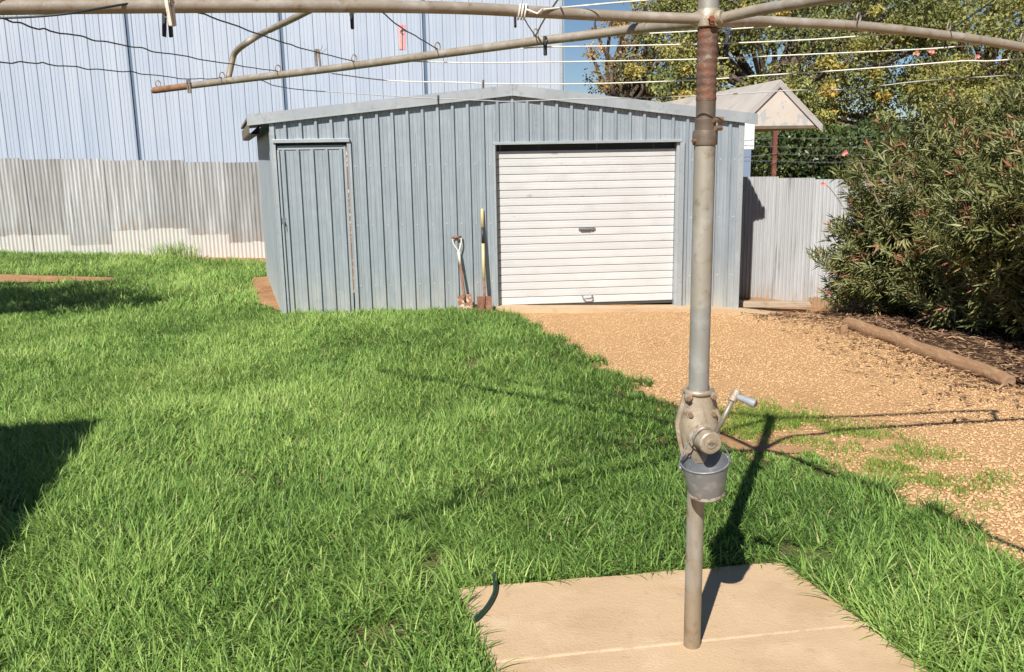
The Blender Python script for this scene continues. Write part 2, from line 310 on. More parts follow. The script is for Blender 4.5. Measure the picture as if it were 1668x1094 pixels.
M['roof_iron'] = mat('dull roof iron', (0.28, 0.29, 0.29), [((0.2, 0.16, 0.13), 3, 0.5, 0.7)], 0.6, 0.3)
M['glass'] = mat('window glass', (0.05, 0.06, 0.07), [], 0.08, 0.0)

def fence_mat(name, base, pale, paint, height_lo, height_hi):
    """galvanised sheet, weathered differently sheet by sheet, the foot brushed with paint to an uneven height"""
    m = mat(name, base, [(pale, 2.5, 0.42, 0.68, (3, 3, 0.25)), ((0.27, 0.265, 0.25), 4, 0.5, 0.75, (4, 4, 0.3)), ((0.42, 0.27, 0.15), 5, 0.68, 0.8, (5, 5, 0.35))], 0.5, 0.25, obj_var=0.13, per_obj=True)
    nt = m.node_tree; b = nt.nodes['Principled BSDF']; cur = b.inputs['Base Color'].links[0].from_socket
    tc = nt.nodes.new('ShaderNodeTexCoord'); sx = nt.nodes.new('ShaderNodeSeparateXYZ'); nt.links.new(tc.outputs['Object'], sx.inputs[0])
    oi = nt.nodes.new('ShaderNodeObjectInfo')
    m1 = nd(nt, 'ShaderNodeMath', operation='MULTIPLY'); nt.links.new(oi.outputs['Random'], m1.inputs[0]); m1.inputs[1].default_value = 7.31
    m2 = nd(nt, 'ShaderNodeMath', operation='FRACT'); nt.links.new(m1.outputs[0], m2.inputs[0])
    hr = nd(nt, 'ShaderNodeMapRange'); hr.inputs[3].default_value = height_lo; hr.inputs[4].default_value = height_hi; nt.links.new(m2.outputs[0], hr.inputs[0])
    nz = noise_fac(nt, tc.outputs['Object'], 6, 0.2, 0.8); ms = nd(nt, 'ShaderNodeMath', operation='MULTIPLY'); nt.links.new(nz, ms.inputs[0]); ms.inputs[1].default_value = 0.05
    ad = nd(nt, 'ShaderNodeMath', operation='ADD'); nt.links.new(hr.outputs[0], ad.inputs[0]); nt.links.new(ms.outputs[0], ad.inputs[1])
    lt = nd(nt, 'ShaderNodeMath', operation='LESS_THAN'); nt.links.new(sx.outputs[2], lt.inputs[0]); nt.links.new(ad.outputs[0], lt.inputs[1])
    # rusty band just above the paint line
    a2 = nd(nt, 'ShaderNodeMath', operation='ADD'); nt.links.new(ad.outputs[0], a2.inputs[0]); a2.inputs[1].default_value = 0.22
    l2 = nd(nt, 'ShaderNodeMapRange'); nt.links.new(sx.outputs[2], l2.inputs[0]); nt.links.new(ad.outputs[0], l2.inputs[1]); nt.links.new(a2.outputs[0], l2.inputs[2]); l2.inputs[3].default_value = 1; l2.inputs[4].default_value = 0
    rz = nd(nt, 'ShaderNodeMath', operation='MULTIPLY'); nt.links.new(l2.outputs[0], rz.inputs[0]); nt.links.new(noise_fac(nt, tc.outputs['Object'], 7, 0.45, 0.7, (3, 3, 0.5)), rz.inputs[1])
    cur = mix_col(nt, rz.outputs[0], cur, (0.44, 0.30, 0.18))
    pm = nd(nt, 'ShaderNodeMath', operation='MULTIPLY'); nt.links.new(lt.outputs[0], pm.inputs[0]); nt.links.new(noise_fac(nt, tc.outputs['Object'], 9, 0.18, 0.42, (1, 1, .5)), pm.inputs[1])
    cur = mix_col(nt, pm.outputs[0], cur, paint)
    nt.links.new(cur, b.inputs['Base Color']); return m
M['fence'] = fence_mat('old corrugated iron', (0.40, 0.395, 0.385), (0.57, 0.575, 0.58), (0.64, 0.615, 0.575), 0.18, 0.5)
M['fence_right'] = fence_mat('pale corrugated iron', (0.47, 0.475, 0.48), (0.54, 0.545, 0.55), (0.40, 0.27, 0.165), -0.26, -0.12)

# ================================================================== THE YARD FLOOR
def ground_sheet():
    xs = np.concatenate([[-900, -200, -60, -25], np.arange(-14, 12.01, 0.5), [25, 60, 200, 900]])
    ys = np.concatenate([[-900, -200, -40, -10], np.arange(-3, 22.01, 0.5), [40, 80, 250, 900]])
    X, Y = np.meshgrid(xs, ys); Z = gz(X, Y) - 0.012
    V = np.stack([X.ravel(), Y.ravel(), Z.ravel()], 1); nx = len(xs)
    i, j = np.meshgrid(np.arange(nx - 1), np.arange(len(ys) - 1)); a = (j * nx + i).ravel()
    return tri_mesh('ground', V, np.stack([a, a + 1, a + nx + 1, a + nx], 1), M['soil'])
tag(link('ground', ground_sheet()), 'bare reddish soil of the back yard', kind='structure')

PAD = [gnd(745, 965), gnd(1275, 922)]
_e = PAD[1] - PAD[0]; _e /= np.linalg.norm(_e); _s = np.array([_e[1], -_e[0], 0])
_w = gnd(1458, 1060) - PAD[1]; _w /= np.linalg.norm(_w)
_wl = gnd(800, 1085) - PAD[0]; _wl /= np.linalg.norm(_wl)
_jl, _jr = gnd(783, 1088), gnd(1470, 1018)
PAD_BL, PAD_BR = PAD[0], PAD[1]
PAD_FL, PAD_FR = PAD_BL + _wl * 1.75, PAD_BR + _w * 1.75
PAD_POLY = [PAD_BL[:2], PAD_BR[:2], PAD_FR[:2], PAD_FL[:2]]
def pad_edge(p, q, side):                                  # where the joint line meets a pad side
    d1 = _jr - _jl; a, b = (PAD_BL, _wl) if side == 'l' else (PAD_BR, _w)
    A = np.array([[d1[0], -b[0]], [d1[1], -b[1]]]); t = np.linalg.solve(A, (a - _jl)[:2]); return a + b * t[1]
JL, JR = pad_edge(0, 0, 'l'), pad_edge(0, 0, 'r')
pad = tag(empty('concrete_pad', (0.6, 3.1, 0)), 'sandy concrete pad of two slabs under the clothes hoist', kind='structure')
SAW = [PAD_BL + (PAD_BR - PAD_BL) * t + np.array([0, (0.006 * math.sin(t * 23)), 0]) for t in np.linspace(0, 1, 9)]
MB().slab([p[:2] for p in [JL, JR] + SAW[::-1]], -0.07, 0.022).build('slab', M['concrete'], pad, bevel=0.004)
_gap = np.array([0.0, -0.006, 0])
MB().slab([p[:2] for p in [PAD_FL, PAD_FR, JR + _gap, JL + _gap]], -0.07, 0.019).build('slab', M['concrete'], pad, bevel=0.004)
jm = MB(); jd = (JR - JL) / np.linalg.norm(JR - JL); jn = np.array([-jd[1], jd[0], 0])
jpts = [JL + (JR - JL) * t for t in np.linspace(0, 1, 40)]
for k in range(39):
    w0, w1 = [(0.0045 + 0.006 * float(vnoise(q, 0.3, 0.06, 4))) * float(np.interp(q, [0, .45, .7, 1], [1, .9, .45, .35])) for q in (k / 39, (k + 1) / 39)]
    a, b = jpts[k], jpts[k + 1]
    jm.hexa([a - jn * w0, b - jn * w1, b + jn * w1, a + jn * w0], [p + np.array([0, 0, 0.0243]) for p in (a - jn * w0 * .6, b - jn * w1 * .6, b + jn * w1 * .6, a + jn * w0 * .6)])
jm.build('mortar_joint', M['joint'], pad)

# lawn outline, from the photo's edge points put on the ground
LAWN_EDGE = gpoly([(806, 504), (866, 523), (938, 565), (985, 600), (1050, 634), (1108, 664), (1160, 690), (1215, 722), (1262, 735),
                   (1332, 738), (1395, 775), (1450, 806), (1505, 832), (1560, 858), (1620, 890), (1700, 932), (1800, 990)])
shedL = gnd(462, 512)
LAWN = LAWN_EDGE + [(3.4, 1.2), (-5, 1.2), (-13, 9.5), (-14, 19.0), (-4.0, 16.2), (-3.75, 14.0), (shedL[0] - 0.02, shedL[1] - 0.03)]
HOLES = [gpoly([(410, 452), (440, 449), (466, 514), (425, 498), (412, 476)]),
         gpoly([(-260, 449), (60, 451), (190, 453), (182, 459), (60, 462), (-260, 466)])]
def lawn_sheet():
    xs = np.arange(-14, 3.61, 0.2); ys = np.arange(1.2, 19.2, 0.2); X, Y = np.meshgrid(xs, ys); c = in_poly(X.ravel(), Y.ravel(), LAWN)
    nx = len(xs); i, j = np.meshgrid(np.arange(nx - 1), np.arange(len(ys) - 1)); a = (j * nx + i).ravel(); Q = np.stack([a, a + 1, a + nx + 1, a + nx], 1)
    return tri_mesh('lawn', np.stack([X.ravel(), Y.ravel(), gz(X, Y).ravel()], 1), Q[c[Q].all(1)], M['lawn_soil'])
tag(link('lawn', lawn_sheet()), 'lawn soil under the long green grass', kind='structure')
for h, nm in zip(HOLES, ('soil_patch', 'soil_path')):
    MB().poly([(x, y, 0.03 + float(gz(x, y))) for x, y in h][::-1]).build(nm, M['soil']); tag(bpy.data.objects[nm], 'bare orange soil showing through the lawn', kind='structure')

# gravel
GRAVEL = LAWN_EDGE[:-1] + [(6.0, 2.2), (5.6, 6.0), tuple(gnd(1650, 628)[:2]), tuple(gnd(1375, 528)[:2]), (4.1, 11.5), (2.85, 11.5), (2.75, 10.7), (-0.1, 10.25)]
def gravel_sheet():
    xs = np.arange(-0.6, 6.61, 0.2); ys = np.arange(1.8, 12.01, 0.2)
    X, Y = np.meshgrid(xs, ys); c = in_poly(X.ravel(), Y.ravel(), GRAVEL)
    V = np.stack([X.ravel(), Y.ravel(), gz(X, Y).ravel() - 0.004], 1); nx = len(xs)
    i, j = np.meshgrid(np.arange(nx - 1), np.arange(len(ys) - 1)); a = (j * nx + i).ravel()
    Q = np.stack([a, a + 1, a + nx + 1, a + nx], 1); Q = Q[c[Q].any(1)]
    return tri_mesh('gravel_drive', V, Q, M['gravel_soil'])
tag(link('gravel_drive', gravel_sheet()), 'gravel drive in front of the roller door', kind='structure')
SOILSTRIP = gpoly([(1150, 694), (1205, 718), (1262, 724), (1300, 727), (1336, 736), (1262, 741), (1200, 735), (1150, 708)])
MB().poly([(x, y, 0.005) for x, y in SOILSTRIP]).build('soil_strip', M['soil']); tag(bpy.data.objects['soil_strip'], 'strip of bare red soil between lawn and gravel', kind='structure')

ICO_V = []
_p = (1 + 5 ** .5) / 2
for a in (-1, 1):
    for b in (-_p, _p): ICO_V += [(0, a, b), (a, b, 0), (b, 0, a)]
ICO_V = np.array(ICO_V, float); ICO_V /= np.linalg.norm(ICO_V[0])
def hull_ico():
    T = []
    n = len(ICO_V)
    D = np.linalg.norm(ICO_V[:, None] - ICO_V[None], axis=2); e = D[D > 0].min() * 1.01
    for i in range(n):
        for j in range(i + 1, n):
            for k in range(j + 1, n):
                if D[i, j] < e and D[j, k] < e and D[i, k] < e:
                    nrm = np.cross(ICO_V[j] - ICO_V[i], ICO_V[k] - ICO_V[i])
                    T.append((i, j, k) if nrm @ ICO_V[i] > 0 else (i, k, j))
    return np.array(T)
ICO_T = hull_ico()
def pebbles(x, y, size, rnd, sink=0.35, flat=0.6):
    N = len(x)
    ax = size[:, None] * np.stack([np.ones(N), rng.uniform(.6, .95, N), rng.uniform(.4, .75, N) * flat / .6], 1)
    P = ICO_V[None] * ax[:, None] * rng.uniform(.75, 1.2, (N, 12, 1))
    tl = rng.normal(0, .35, N); c, s = np.cos(tl)[:, None], np.sin(tl)[:, None]
    P = np.stack([P[..., 0] * c - P[..., 2] * s, P[..., 1], P[..., 0] * s + P[..., 2] * c], 2)
    an = rng.uniform(0, 6.28, N); c, s = np.cos(an)[:, None], np.sin(an)[:, None]
    P = np.stack([P[..., 0] * c - P[..., 1] * s, P[..., 0] * s + P[..., 1] * c, P[..., 2]], 2)
    P += np.stack([x, y, gz(x, y) + size * sink], 1)[:, None]
    T = (ICO_T[None] + (np.arange(N) * 12)[:, None, None]).reshape(-1, 3)
    return P.reshape(-1, 3), T, np.repeat(rnd, 12)
_so = gnd(812, 503); _sd = np.array([math.cos(R(5)), math.sin(R(5)), 0]); _sn = np.array([-_sd[1], _sd[0], 0])
APRON_UV = [(-.06, .0), (-.02, .14), (.3, .32), (.9, .44), (1.7, .44), (2.5, .36), (3.2, .32), (3.42, .16), (3.25, -.02), (2.4, -.3), (-.06, -.3)]
APRON_XY = [tuple((_so + _sd * u - _sn * o)[:2]) for u, o in APRON_UV]
SPARSE_PX = [[(1165, 672), (1250, 662), (1330, 676), (1345, 700), (1335, 722), (1180, 716)], [(1335, 690), (1400, 700), (1480, 716), (1470, 726), (1380, 734), (1330, 722)], [(1400, 738), (1500, 736), (1580, 752), (1640, 790), (1600, 812), (1500, 800), (1430, 778)]]
N = 165000
gx = rng.uniform(-0.5, 6.0, N); gy = rng.uniform(2.3, 11.3, N)
k = in_poly(gx, gy, GRAVEL) & (gx < 0.60 * gy + 1.9) & (rng.uniform(0, 1, N) < np.clip(1.25 - 0.06 * gy, 0.5, 1))
soily = vnoise(gx, gy, 0.8, 3) * 0.6 + vnoise(gx, gy, 0.25, 5) * 0.4
k &= rng.uniform(0, 1, N) > 0.4 * sstep(0.55, 0.8, soily)
k &= ~in_poly(gx, gy, SOILSTRIP)
k &= ~in_poly(gx, gy, APRON_XY)
for _q in range(3): k &= ~(in_poly(gx, gy, gpoly(SPARSE_PX[_q])) & (rng.uniform(0, 1, N) < (.75, .65, .3)[_q]))
gx, gy = gx[k], gy[k]
sz = rng.uniform(0.0045, 0.0105, len(gx)) * (1 + 0.5 * (rng.uniform(0, 1, len(gx)) > 0.95)) * (1 + .25 * sstep(5.5, 4, gy)) * np.clip(1.15 - 0.02 * gy, 0.85, 1.1)
pv, pt, pr = pebbles(gx, gy, sz, sink=.12, flat=.5, rnd= np.clip(.2 + rng.beta(2.6, 2.2, len(gx)) * 0.58 + 0.12 * (vnoise(gx, gy, 0.7, 8) - .3), 0, 1))
tag(link('gravel', tri_mesh('gravel', pv, pt, M['pebble'], {'rnd': pr})), 'orange and cream loose stones of the drive', 'gravel', kind='stuff')

# ------------------------------------------------------------------ grass
def blade_mesh(x, y, L, W, th0, th1, az, rnd, segs, z0=None):
    N = len(x); ks = segs + 1
    dx, dy = np.cos(az), np.sin(az)
    tw = az + rng.normal(np.pi / 2, 0.45, N); sx, sy = np.cos(tw), np.sin(tw)
    P = np.zeros((N, 2 * segs + 1, 3)); h = np.zeros(N); v = np.zeros(N)
    z0 = gz(x, y) if z0 is None else z0
    for i in range(ks):
        t = i / segs
        w = W * 0.5 * (1 - t) ** 0.6 * (0.75 + 0.5 * min(t * 3, 1) * .5)
        cx, cy, cz = x + dx * h, y + dy * h, z0 + v
        if i < segs:
            P[:, 2 * i] = np.stack([cx - sx * w, cy - sy * w, cz], 1); P[:, 2 * i + 1] = np.stack([cx + sx * w, cy + sy * w, cz], 1)
        else: P[:, 2 * i] = np.stack([cx, cy, cz], 1)
        a = th0 + th1 * (t + .5 / segs); h = h + np.sin(a) * L / segs; v = v + np.cos(a) * L / segs
    T = []
    for i in range(segs - 1):
        b = 2 * i; T += [(b, b + 1, b + 3), (b, b + 3, b + 2)]
    T.append((2 * segs - 2, 2 * segs - 1, 2 * segs))
    T = np.array(T); nv = 2 * segs + 1
    return P.reshape(-1, 3), (T[None] + (np.arange(N) * nv)[:, None, None]).reshape(-1, 3), np.repeat(rnd, nv)
def lawn_points(n, box, dens):
    x = rng.uniform(box[0], box[1], n); y = rng.uniform(box[2], box[3], n)
    # blades stand in small tufts
    x2 = np.repeat(x, 7) + rng.normal(0, 0.017, n * 7); y2 = np.repeat(y, 7) + rng.normal(0, 0.017, n * 7)
    ta = np.repeat(rng.uniform(0, 6.28, n), 7); tr = np.repeat(rng.uniform(0, 1, n), 7)
    ex = x2 + .30 * (vnoise(x2, y2, .22, 81) - .5) + .12 * (vnoise(x2, y2, .07, 82) - .5); k = in_poly(np.where(y2 < 10, ex, x2), y2, LAWN) & (np.abs(x2) < 0.60 * y2 + 0.95) & ~in_poly(x2, y2, PAD_POLY) & ~in_poly(x2, y2, SOILSTRIP)
    for hh in HOLES: k &= ~in_poly(x2, y2, hh)
    bare = vnoise(x2, y2, 0.55, 2) * .5 + vnoise(x2, y2, 0.2, 6) * .5
    k &= rng.uniform(0, 1, n * 7) > 0.85 * sstep(0.76, 0.88, bare)
    k &= rng.uniform(0, 1, n * 7) < dens(x2, y2)
    return x2[k], y2[k], ta[k], tr[k]
parts = []
def near_edge(x, y):                                      # grass is short beside the bare strip and the drive
    P = np.array(SOILSTRIP).mean(0); d = np.full(len(x), 9.0)
    for q in SOILSTRIP + gpoly([(1300, 750), (1360, 770), (1230, 742), (1180, 725)]): d = np.minimum(d, np.hypot(x - q[0], y - q[1]))
    return 0.45 + 0.55 * sstep(0.05, 0.45, d)
def add_grass(n, box, dens, segs, Ls, Ws):
    x, y, ta, tr = lawn_points(n, box, dens); N = len(x)
    big = vnoise(x, y, 1.1, 11); mid = vnoise(x, y, 0.35, 12)
    L = rng.uniform(*Ls, N) * (0.62 + 0.55 * mid + 0.25 * big) * (0.85 + 0.3 * tr)
    W = rng.uniform(*Ws, N)
    comb = 2.6 + 2.2 * (vnoise(x, y, 0.8, 13) - .5) * 2
    az = np.where(rng.uniform(0, 1, N) < 0.3, comb + rng.normal(0, .6, N), ta + rng.normal(0, 1.3, N))
    th0 = np.abs(rng.normal(0.5, 0.3, N)); th1 = np.abs(rng.normal(1.1, 0.5, N))
    edge = near_edge(x, y); L = L * edge
    warm = sstep(-0.2, -2.2, x) * 0.5 + sstep(3.9, 2.8, y) * 0.35 + sstep(12, 15, y) * .3
    rnd = np.clip(0.41 + 0.30 * (big - .5) + 0.28 * (mid - .5) + 0.20 * warm + rng.normal(0, 0.22, N), 0, 0.93)
    rnd = np.where(rng.uniform(0, 1, N) < 0.004 + 0.025 * sstep(0.65, 0.85, vnoise(x, y, 0.3, 15)), 1.0, rnd)
    v, t, r = blade_mesh(x, y, L, W, th0, th1, az, rnd, segs); parts.append((v, t, r))
near = lambda x, y: np.ones_like(x)
add_grass(18500, (-4.0, 3.6, 2.2, 4.6), near, 4, (0.07, 0.15), (0.005, 0.0095))
add_grass(20000, (-6.0, 2.0, 4.6, 7.4), near, 3, (0.055, 0.115), (0.0055, 0.0095))
add_grass(17500, (-7.4, 1.0, 7.4, 10.6), near, 2, (0.055, 0.115), (0.007, 0.0115))
add_grass(15500, (-11.6, -2.4, 10.5, 18.6), near, 2, (0.08, 0.16), (0.011, 0.017))
# a taller tuft by the fence
_tx, _ty = gnd(285, 415)[:2]
n = 160; x = _tx + rng.normal(0, 0.22, n); y = _ty + rng.normal(0, .12, n)
parts.append(blade_mesh(x, y, rng.uniform(.2, .42, n), rng.uniform(.012, .02, n), np.abs(rng.normal(.15, .15, n)), np.abs(rng.normal(.6, .3, n)), rng.uniform(0, 6.28, n), np.clip(rng.normal(.6, .15, n), 0, .92), 3))
def join(ps):
    V, T, Rr = [], [], []; o = 0
    for v, t, r in ps: V.append(v); T.append(t + o); Rr.append(r); o += len(v)
    return np.concatenate(V), np.concatenate(T), np.concatenate(Rr)
gv, gt, gr = join(parts)
tag(link('grass', tri_mesh('grass', gv, gt, M['grass'], {'rnd': gr})), 'long bright green grass covering the yard', 'grass', kind='stuff')
# short seedlings creeping into the gravel
SPARSE = [gpoly(q) for q in SPARSE_PX]
n = 150000; x = rng.uniform(1.0, 4.2, n); y = rng.uniform(4.0, 6.8, n)
nz = vnoise(x, y, 0.22, 21) * .6 + vnoise(x, y, 0.08, 22) * .4
jx, jy = x + rng.normal(0, .10, n), y + rng.normal(0, .16, n); pr_ = rng.uniform(0, 1, n)
k = in_poly(jx, jy, SPARSE[0]) & (pr_ < 2.2 * sstep(.2, .7, nz)) | in_poly(jx, jy, SPARSE[1]) & (pr_ < 1.9 * sstep(.2, .7, nz)) | in_poly(jx, jy, SPARSE[2]) & (pr_ < 1.2 * sstep(.3, .8, nz))
k &= ~in_poly(x, y, SOILSTRIP) | (pr_ < .08)
x, y = x[k], y[k]; n = len(x)
sv = blade_mesh(x, y, rng.uniform(.018, .045, n), rng.uniform(.0045, .007, n), np.abs(rng.normal(.3, .25, n)), np.abs(rng.normal(.5, .4, n)), rng.uniform(0, 6.28, n), rng.uniform(0, 1, n), 2)
tag(link('short_grass', tri_mesh('short_grass', sv[0], sv[1], M['short_grass'], {'rnd': sv[2]})), 'fine lime green grass seedlings coming up through the gravel', 'grass', kind='stuff')

# ================================================================== THE SHED
SO = gnd(812, 503); SO[2] = 0
TH = R(5); SD = np.array([math.cos(TH), math.sin(TH), 0]); SN = np.array([-SD[1], SD[0], 0]); Z1 = np.array([0, 0, 1.0])
def sp(u, z, out=0.0): return SO + SD * u + Z1 * z - SN * out           # along the front, height, out towards the yard
UL, UR = -2.505, 2.905
FLc, BLc = sp(UL, 0), gnd(436, 448); BVEC = (BLc - FLc); BVEC[2] = 0
BRv = SN * np.linalg.norm(BVEC)
PKu = 0.205
def roof_z(u): return 2.272 + (u + 2.742) * (2.56 - 2.272) / (PKu + 2.742) if u < PKu else 2.56 + (u - PKu) * (2.205 - 2.56) / (3.055 - PKu)
shed = tag(empty('garage_shed', SO + SD * 0.2), 'grey ribbed steel garage shed with white roller door and low gable', 'shed')
RIB0, PIT = 0.031, 0.1695
def rib_profile(u0, u1):
    """ribbed sheet between u0 and u1: list of (u, outwards)"""
    pts = []
    k0, k1 = math.floor((u0 - RIB0) / PIT) - 1, math.ceil((u1 - RIB0) / PIT) + 1
    for k in range(k0, k1 + 1):
        c = RIB0 + k * PIT
        pts += [(c - .021, 0), (c - .014, .030), (c + .014, .030), (c + .0195, 0)]
        for s in (0.058, 0.108):
            pts += [(c + s - .006, 0), (c + s, .0035), (c + s + .006, 0)]
    out = [p for p in pts if u0 < p[0] < u1]
    def val(u):
        for a, b in zip(pts, pts[1:]):
            if a[0] <= u <= b[0]: return a[1] + (b[1] - a[1]) * (u - a[0]) / max(b[0] - a[0], 1e-9)
        return 0
    return [(u0, val(u0))] + out + [(u1, val(u1))]
def rib_sheet(name, u0, u1, zlo, zhi, parent, out=0.0, material=None):
    pr = rib_profile(u0, u1); m = MB(); n = len(pr)
    m.v = [tuple(sp(u, zlo, out + o)) for u, o in pr] + [tuple(sp(u, zhi(u) if callable(zhi) else zhi, out + o)) for u, o in pr]
    m.f = [(i, i + 1, n + i + 1, n + i) for i in range(n - 1)]
    return m.build(name, material or M['zinc'], parent)
DU0, DU1, DZ = -2.452, -1.672, 1.965                     # small door
RU0, RU1, RZ = 0.0, 2.150, 1.905                          # roller opening
under = lambda u: roof_z(u) - 0.055
edges = [UL + 0.004]
c = RIB0 + PIT * math.ceil((UL - RIB0) / PIT)
marks = [RIB0 + PIT * k + PIT * .5 for k in range(-14, 20, 4)]
cuts = sorted(set([UL + .004, DU0, DU1, RU0, RU1, UR - .004] + [q for q in marks if UL < q < UR]))
for a, b in zip(cuts, cuts[1:]):
    if b - a < 0.01: continue
    mid = (a + b) / 2
    lo = DZ + .02 if DU0 <= mid <= DU1 else RZ + .02 if RU0 <= mid <= RU1 else -0.2
    rib_sheet('cladding_sheet', a + .001, b - .001, lo, under, shed, out=random.uniform(0, .002))
# side and back walls, floor
def wall_box(name, p, q, h0, h1, m, parent, thick=0.03):
    p, q = np.array(p), np.array(q); d = q - p; d[2] = 0; nn = np.array([-d[1], d[0], 0]); nn /= np.linalg.norm(nn)
    b = [p, q, q + nn * thick, p + nn * thick]
    return MB().hexa([x * [1, 1, 0] + Z1 * -.2 for x in b], [b[0] * [1, 1, 0] + Z1 * h0, b[1] * [1, 1, 0] + Z1 * h1, b[2] * [1, 1, 0] + Z1 * h1, b[3] * [1, 1, 0] + Z1 * h0]).build(name, m, parent)
FRc = sp(UR, 0); BRc = FRc + BRv
# left wall with upright ribs
lm = MB(); nl = 24; bd = BVEC / np.linalg.norm(BVEC); bl = np.linalg.norm(BVEC); bo = np.array([-bd[1], bd[0], 0])
prof = []
for k in range(nl):
    s0 = k * bl / nl
    prof += [(s0, 0), (s0 + .03 * bl / 4, .018), (s0 + .05 * bl / 4, .018), (s0 + .08 * bl / 4, 0)]
prof.append((bl, 0))
lm.v = [tuple(FLc + bd * s + bo * o - Z1 * .1) for s, o in prof] + [tuple(FLc + bd * s + bo * o + Z1 * 2.2) for s, o in prof]
lm.f = [(i, i + 1, len(prof) + i + 1, len(prof) + i) for i in range(len(prof) - 1)]
lm.build('side_wall', M['zinc'], shed)
wall_box('side_wall', FRc - SD * .01 + SN * .02, BRc - SD * .01, 2.14, 2.14, M['zinc'], shed)
wall_box('back_wall', BLc, BRc, 2.14, 2.14, M['zinc'], shed)
# roof: two planes with thickness
rp = {}
OL, OR = -2.742, 3.055
lback = BLc - FLc
def roof_half(ua, ub, backa, backb):
    A, B = sp(ua, roof_z(ua) - .012, .05), sp(ub, roof_z(ub) - .012, .05)
    t = Z1 * -.03
    return MB().hexa([A + t, B + t, B + backb + t, A + backa + t], [A, B, B + backb, A + backa])
mid_back = (lback + BRv) / 2
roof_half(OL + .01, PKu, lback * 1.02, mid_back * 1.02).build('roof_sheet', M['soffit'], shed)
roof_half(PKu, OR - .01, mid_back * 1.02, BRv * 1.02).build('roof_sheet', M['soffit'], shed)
# barge boards
def barge(ua, ub):
    m = MB(); h = 0.108
    A, B = sp(ua, roof_z(ua), .06), sp(ub, roof_z(ub), .06); Ai, Bi = A + SN * .04, B + SN * .04
    m.hexa([A - Z1 * h, B - Z1 * h, Bi - Z1 * h, Ai - Z1 * h], [A, B, Bi, Ai])
    A2, B2 = A - Z1 * h - SN * .004, B - Z1 * h - SN * .004
    m.hexa([A2 - Z1 * .012, B2 - Z1 * .012, B2 - Z1 * .012 + SN * .05, A2 - Z1 * .012 + SN * .05], [A2, B2, B2 + SN * .05, A2 + SN * .05])
    return m.build('barge_board', M['fascia'], shed)
barge(OL, PKu - .001); barge(PKu + .001, OR)
# gutter along the left eave
gA = sp(OL + .01, 2.10, .0); gm = MB()
gp = [(0, .10), (0.0, -.02), (.012, -.04), (.10, -.04), (.112, -.02), (.112, .06)]
for sc in (0, 1):
    gm.v += [tuple(gA + lback * sc * 1.0 + SD * x + Z1 * z) for x, z in gp]
gm.f = [(i, i + 1, 7 + i, 6 + i) for i in range(5)]
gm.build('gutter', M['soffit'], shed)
# corner flashings
def strip(name, u0, u1, z0, z1, out, thick, m=None, parent=None):
    return MB().box(sp(u0, z0, out), SD * (u1 - u0), -SN * thick, Z1 * (z1 - z0)).build(name, m or M['zinc_trim'], parent or shed, bevel=.002)
strip('corner_flashing', UL - .006, UL + .045, -.2, 2.2, 0.0, .029)
MB().box(FLc - SD * .008 - Z1 * .2, SD * .006, bd * .09, Z1 * 2.38).build('corner_flashing', M['zinc_trim'], shed)
strip('corner_flashing', UR - .06, UR + .008, -.25, 2.11, 0.0, .029)
MB().box(FRc + SD * .003 - Z1 * .25, SD * .006, SN * .09, Z1 * 2.35).build('corner_flashing', M['zinc_trim'], shed)
# small door
strip('door_header', DU0 - .03, DU1 + .035, DZ - .005, DZ + .035, 0.0, .05)
MB().box(sp(DU0, -.2, -.05), SD * (DU1 - DU0), SN * .01, Z1 * (DZ + .2)).build('door_backing', M['shed_inside'], shed)
strip('door_jamb', DU1 + .002, DU1 + .045, -.2, DZ - .008, 0.0, .03)
strip('door_jamb', DU0 - .03, DU0 - .004, -.2, DZ - .008, 0.0, .030)
door = empty('door', sp(DU0 + .03, 0)); door.parent = shed; door.matrix_parent_inverse = Matrix.Translation(shed.location).inverted()
def part_of(parent_empty, root):
    parent_empty.parent = root; parent_empty.matrix_parent_inverse = Matrix.Translation(root.location).inverted()
def child(mb, name, m, par, root, **kw):                 # sub-part under an Empty part
    o = mb.build(name, m, None, **kw); o.parent = par
    o.matrix_parent_inverse = (Matrix.Translation(par.location)).inverted(); return o
door.matrix_parent_inverse = Matrix.Translation(shed.location).inverted()
def drib(u0, u1, zlo, zhi, out):
    pts = []; w = (u1 - u0) / 4.6
    cs = [u0 + .055 + w * 1.0 * k for k in range(5)]
    pts = [(u0, 0)]
    for q in cs:
        pts += [(q - .021, 0), (q - .014, .028), (q + .014, .028), (q + .0195, 0)]
        for s in (.058, .108):
            if q + s + .006 < u1: pts += [(q + s - .006, 0), (q + s, .003), (q + s + .006, 0)]
    pts = [p for p in pts if p[0] < u1] + [(u1, 0)]
    m = MB(); n = len(pts)
    m.v = [tuple(sp(u, zlo, out + o)) for u, o in pts] + [tuple(sp(u + .004, zhi, out + o)) for u, o in pts]
    m.f = [(i, i + 1, n + i + 1, n + i) for i in range(n - 1)]; return m
def dchild(mb, name, m, **kw):
    o = mb.build(name, m, None, **kw); o.parent = door
    o.matrix_parent_inverse = Matrix.Translation(door.location).inverted(); return o
dchild(drib(DU0 + .012, DU1 - .035, -.1, 1.885, -.015), 'door_skin', M['zinc'])
dchild(MB().box(sp(DU0 + .006, 1.885, -.02), SD * (DU1 - DU0 - .035), -SN * .016, Z1 * .045), 'door_rail', M['zinc_trim'], bevel=.002)
dchild(MB().box(sp(DU0 + .004, -.1, -.02), SD * .022, -SN * .03, Z1 * 1.98), 'door_stile', M['zinc_trim'], bevel=.002)
dchild(MB().box(sp(DU1 - .042, -.1, -.02), SD * .026, -SN * .022, Z1 * 2.03), 'door_stile', M['zinc_trim'], bevel=.002)
dchild(MB().box(sp(DU1 - .014, .25, -.016), SD * .011, -SN * .014, Z1 * 1.68), 'hinge_strip', M['spade_flaky'])
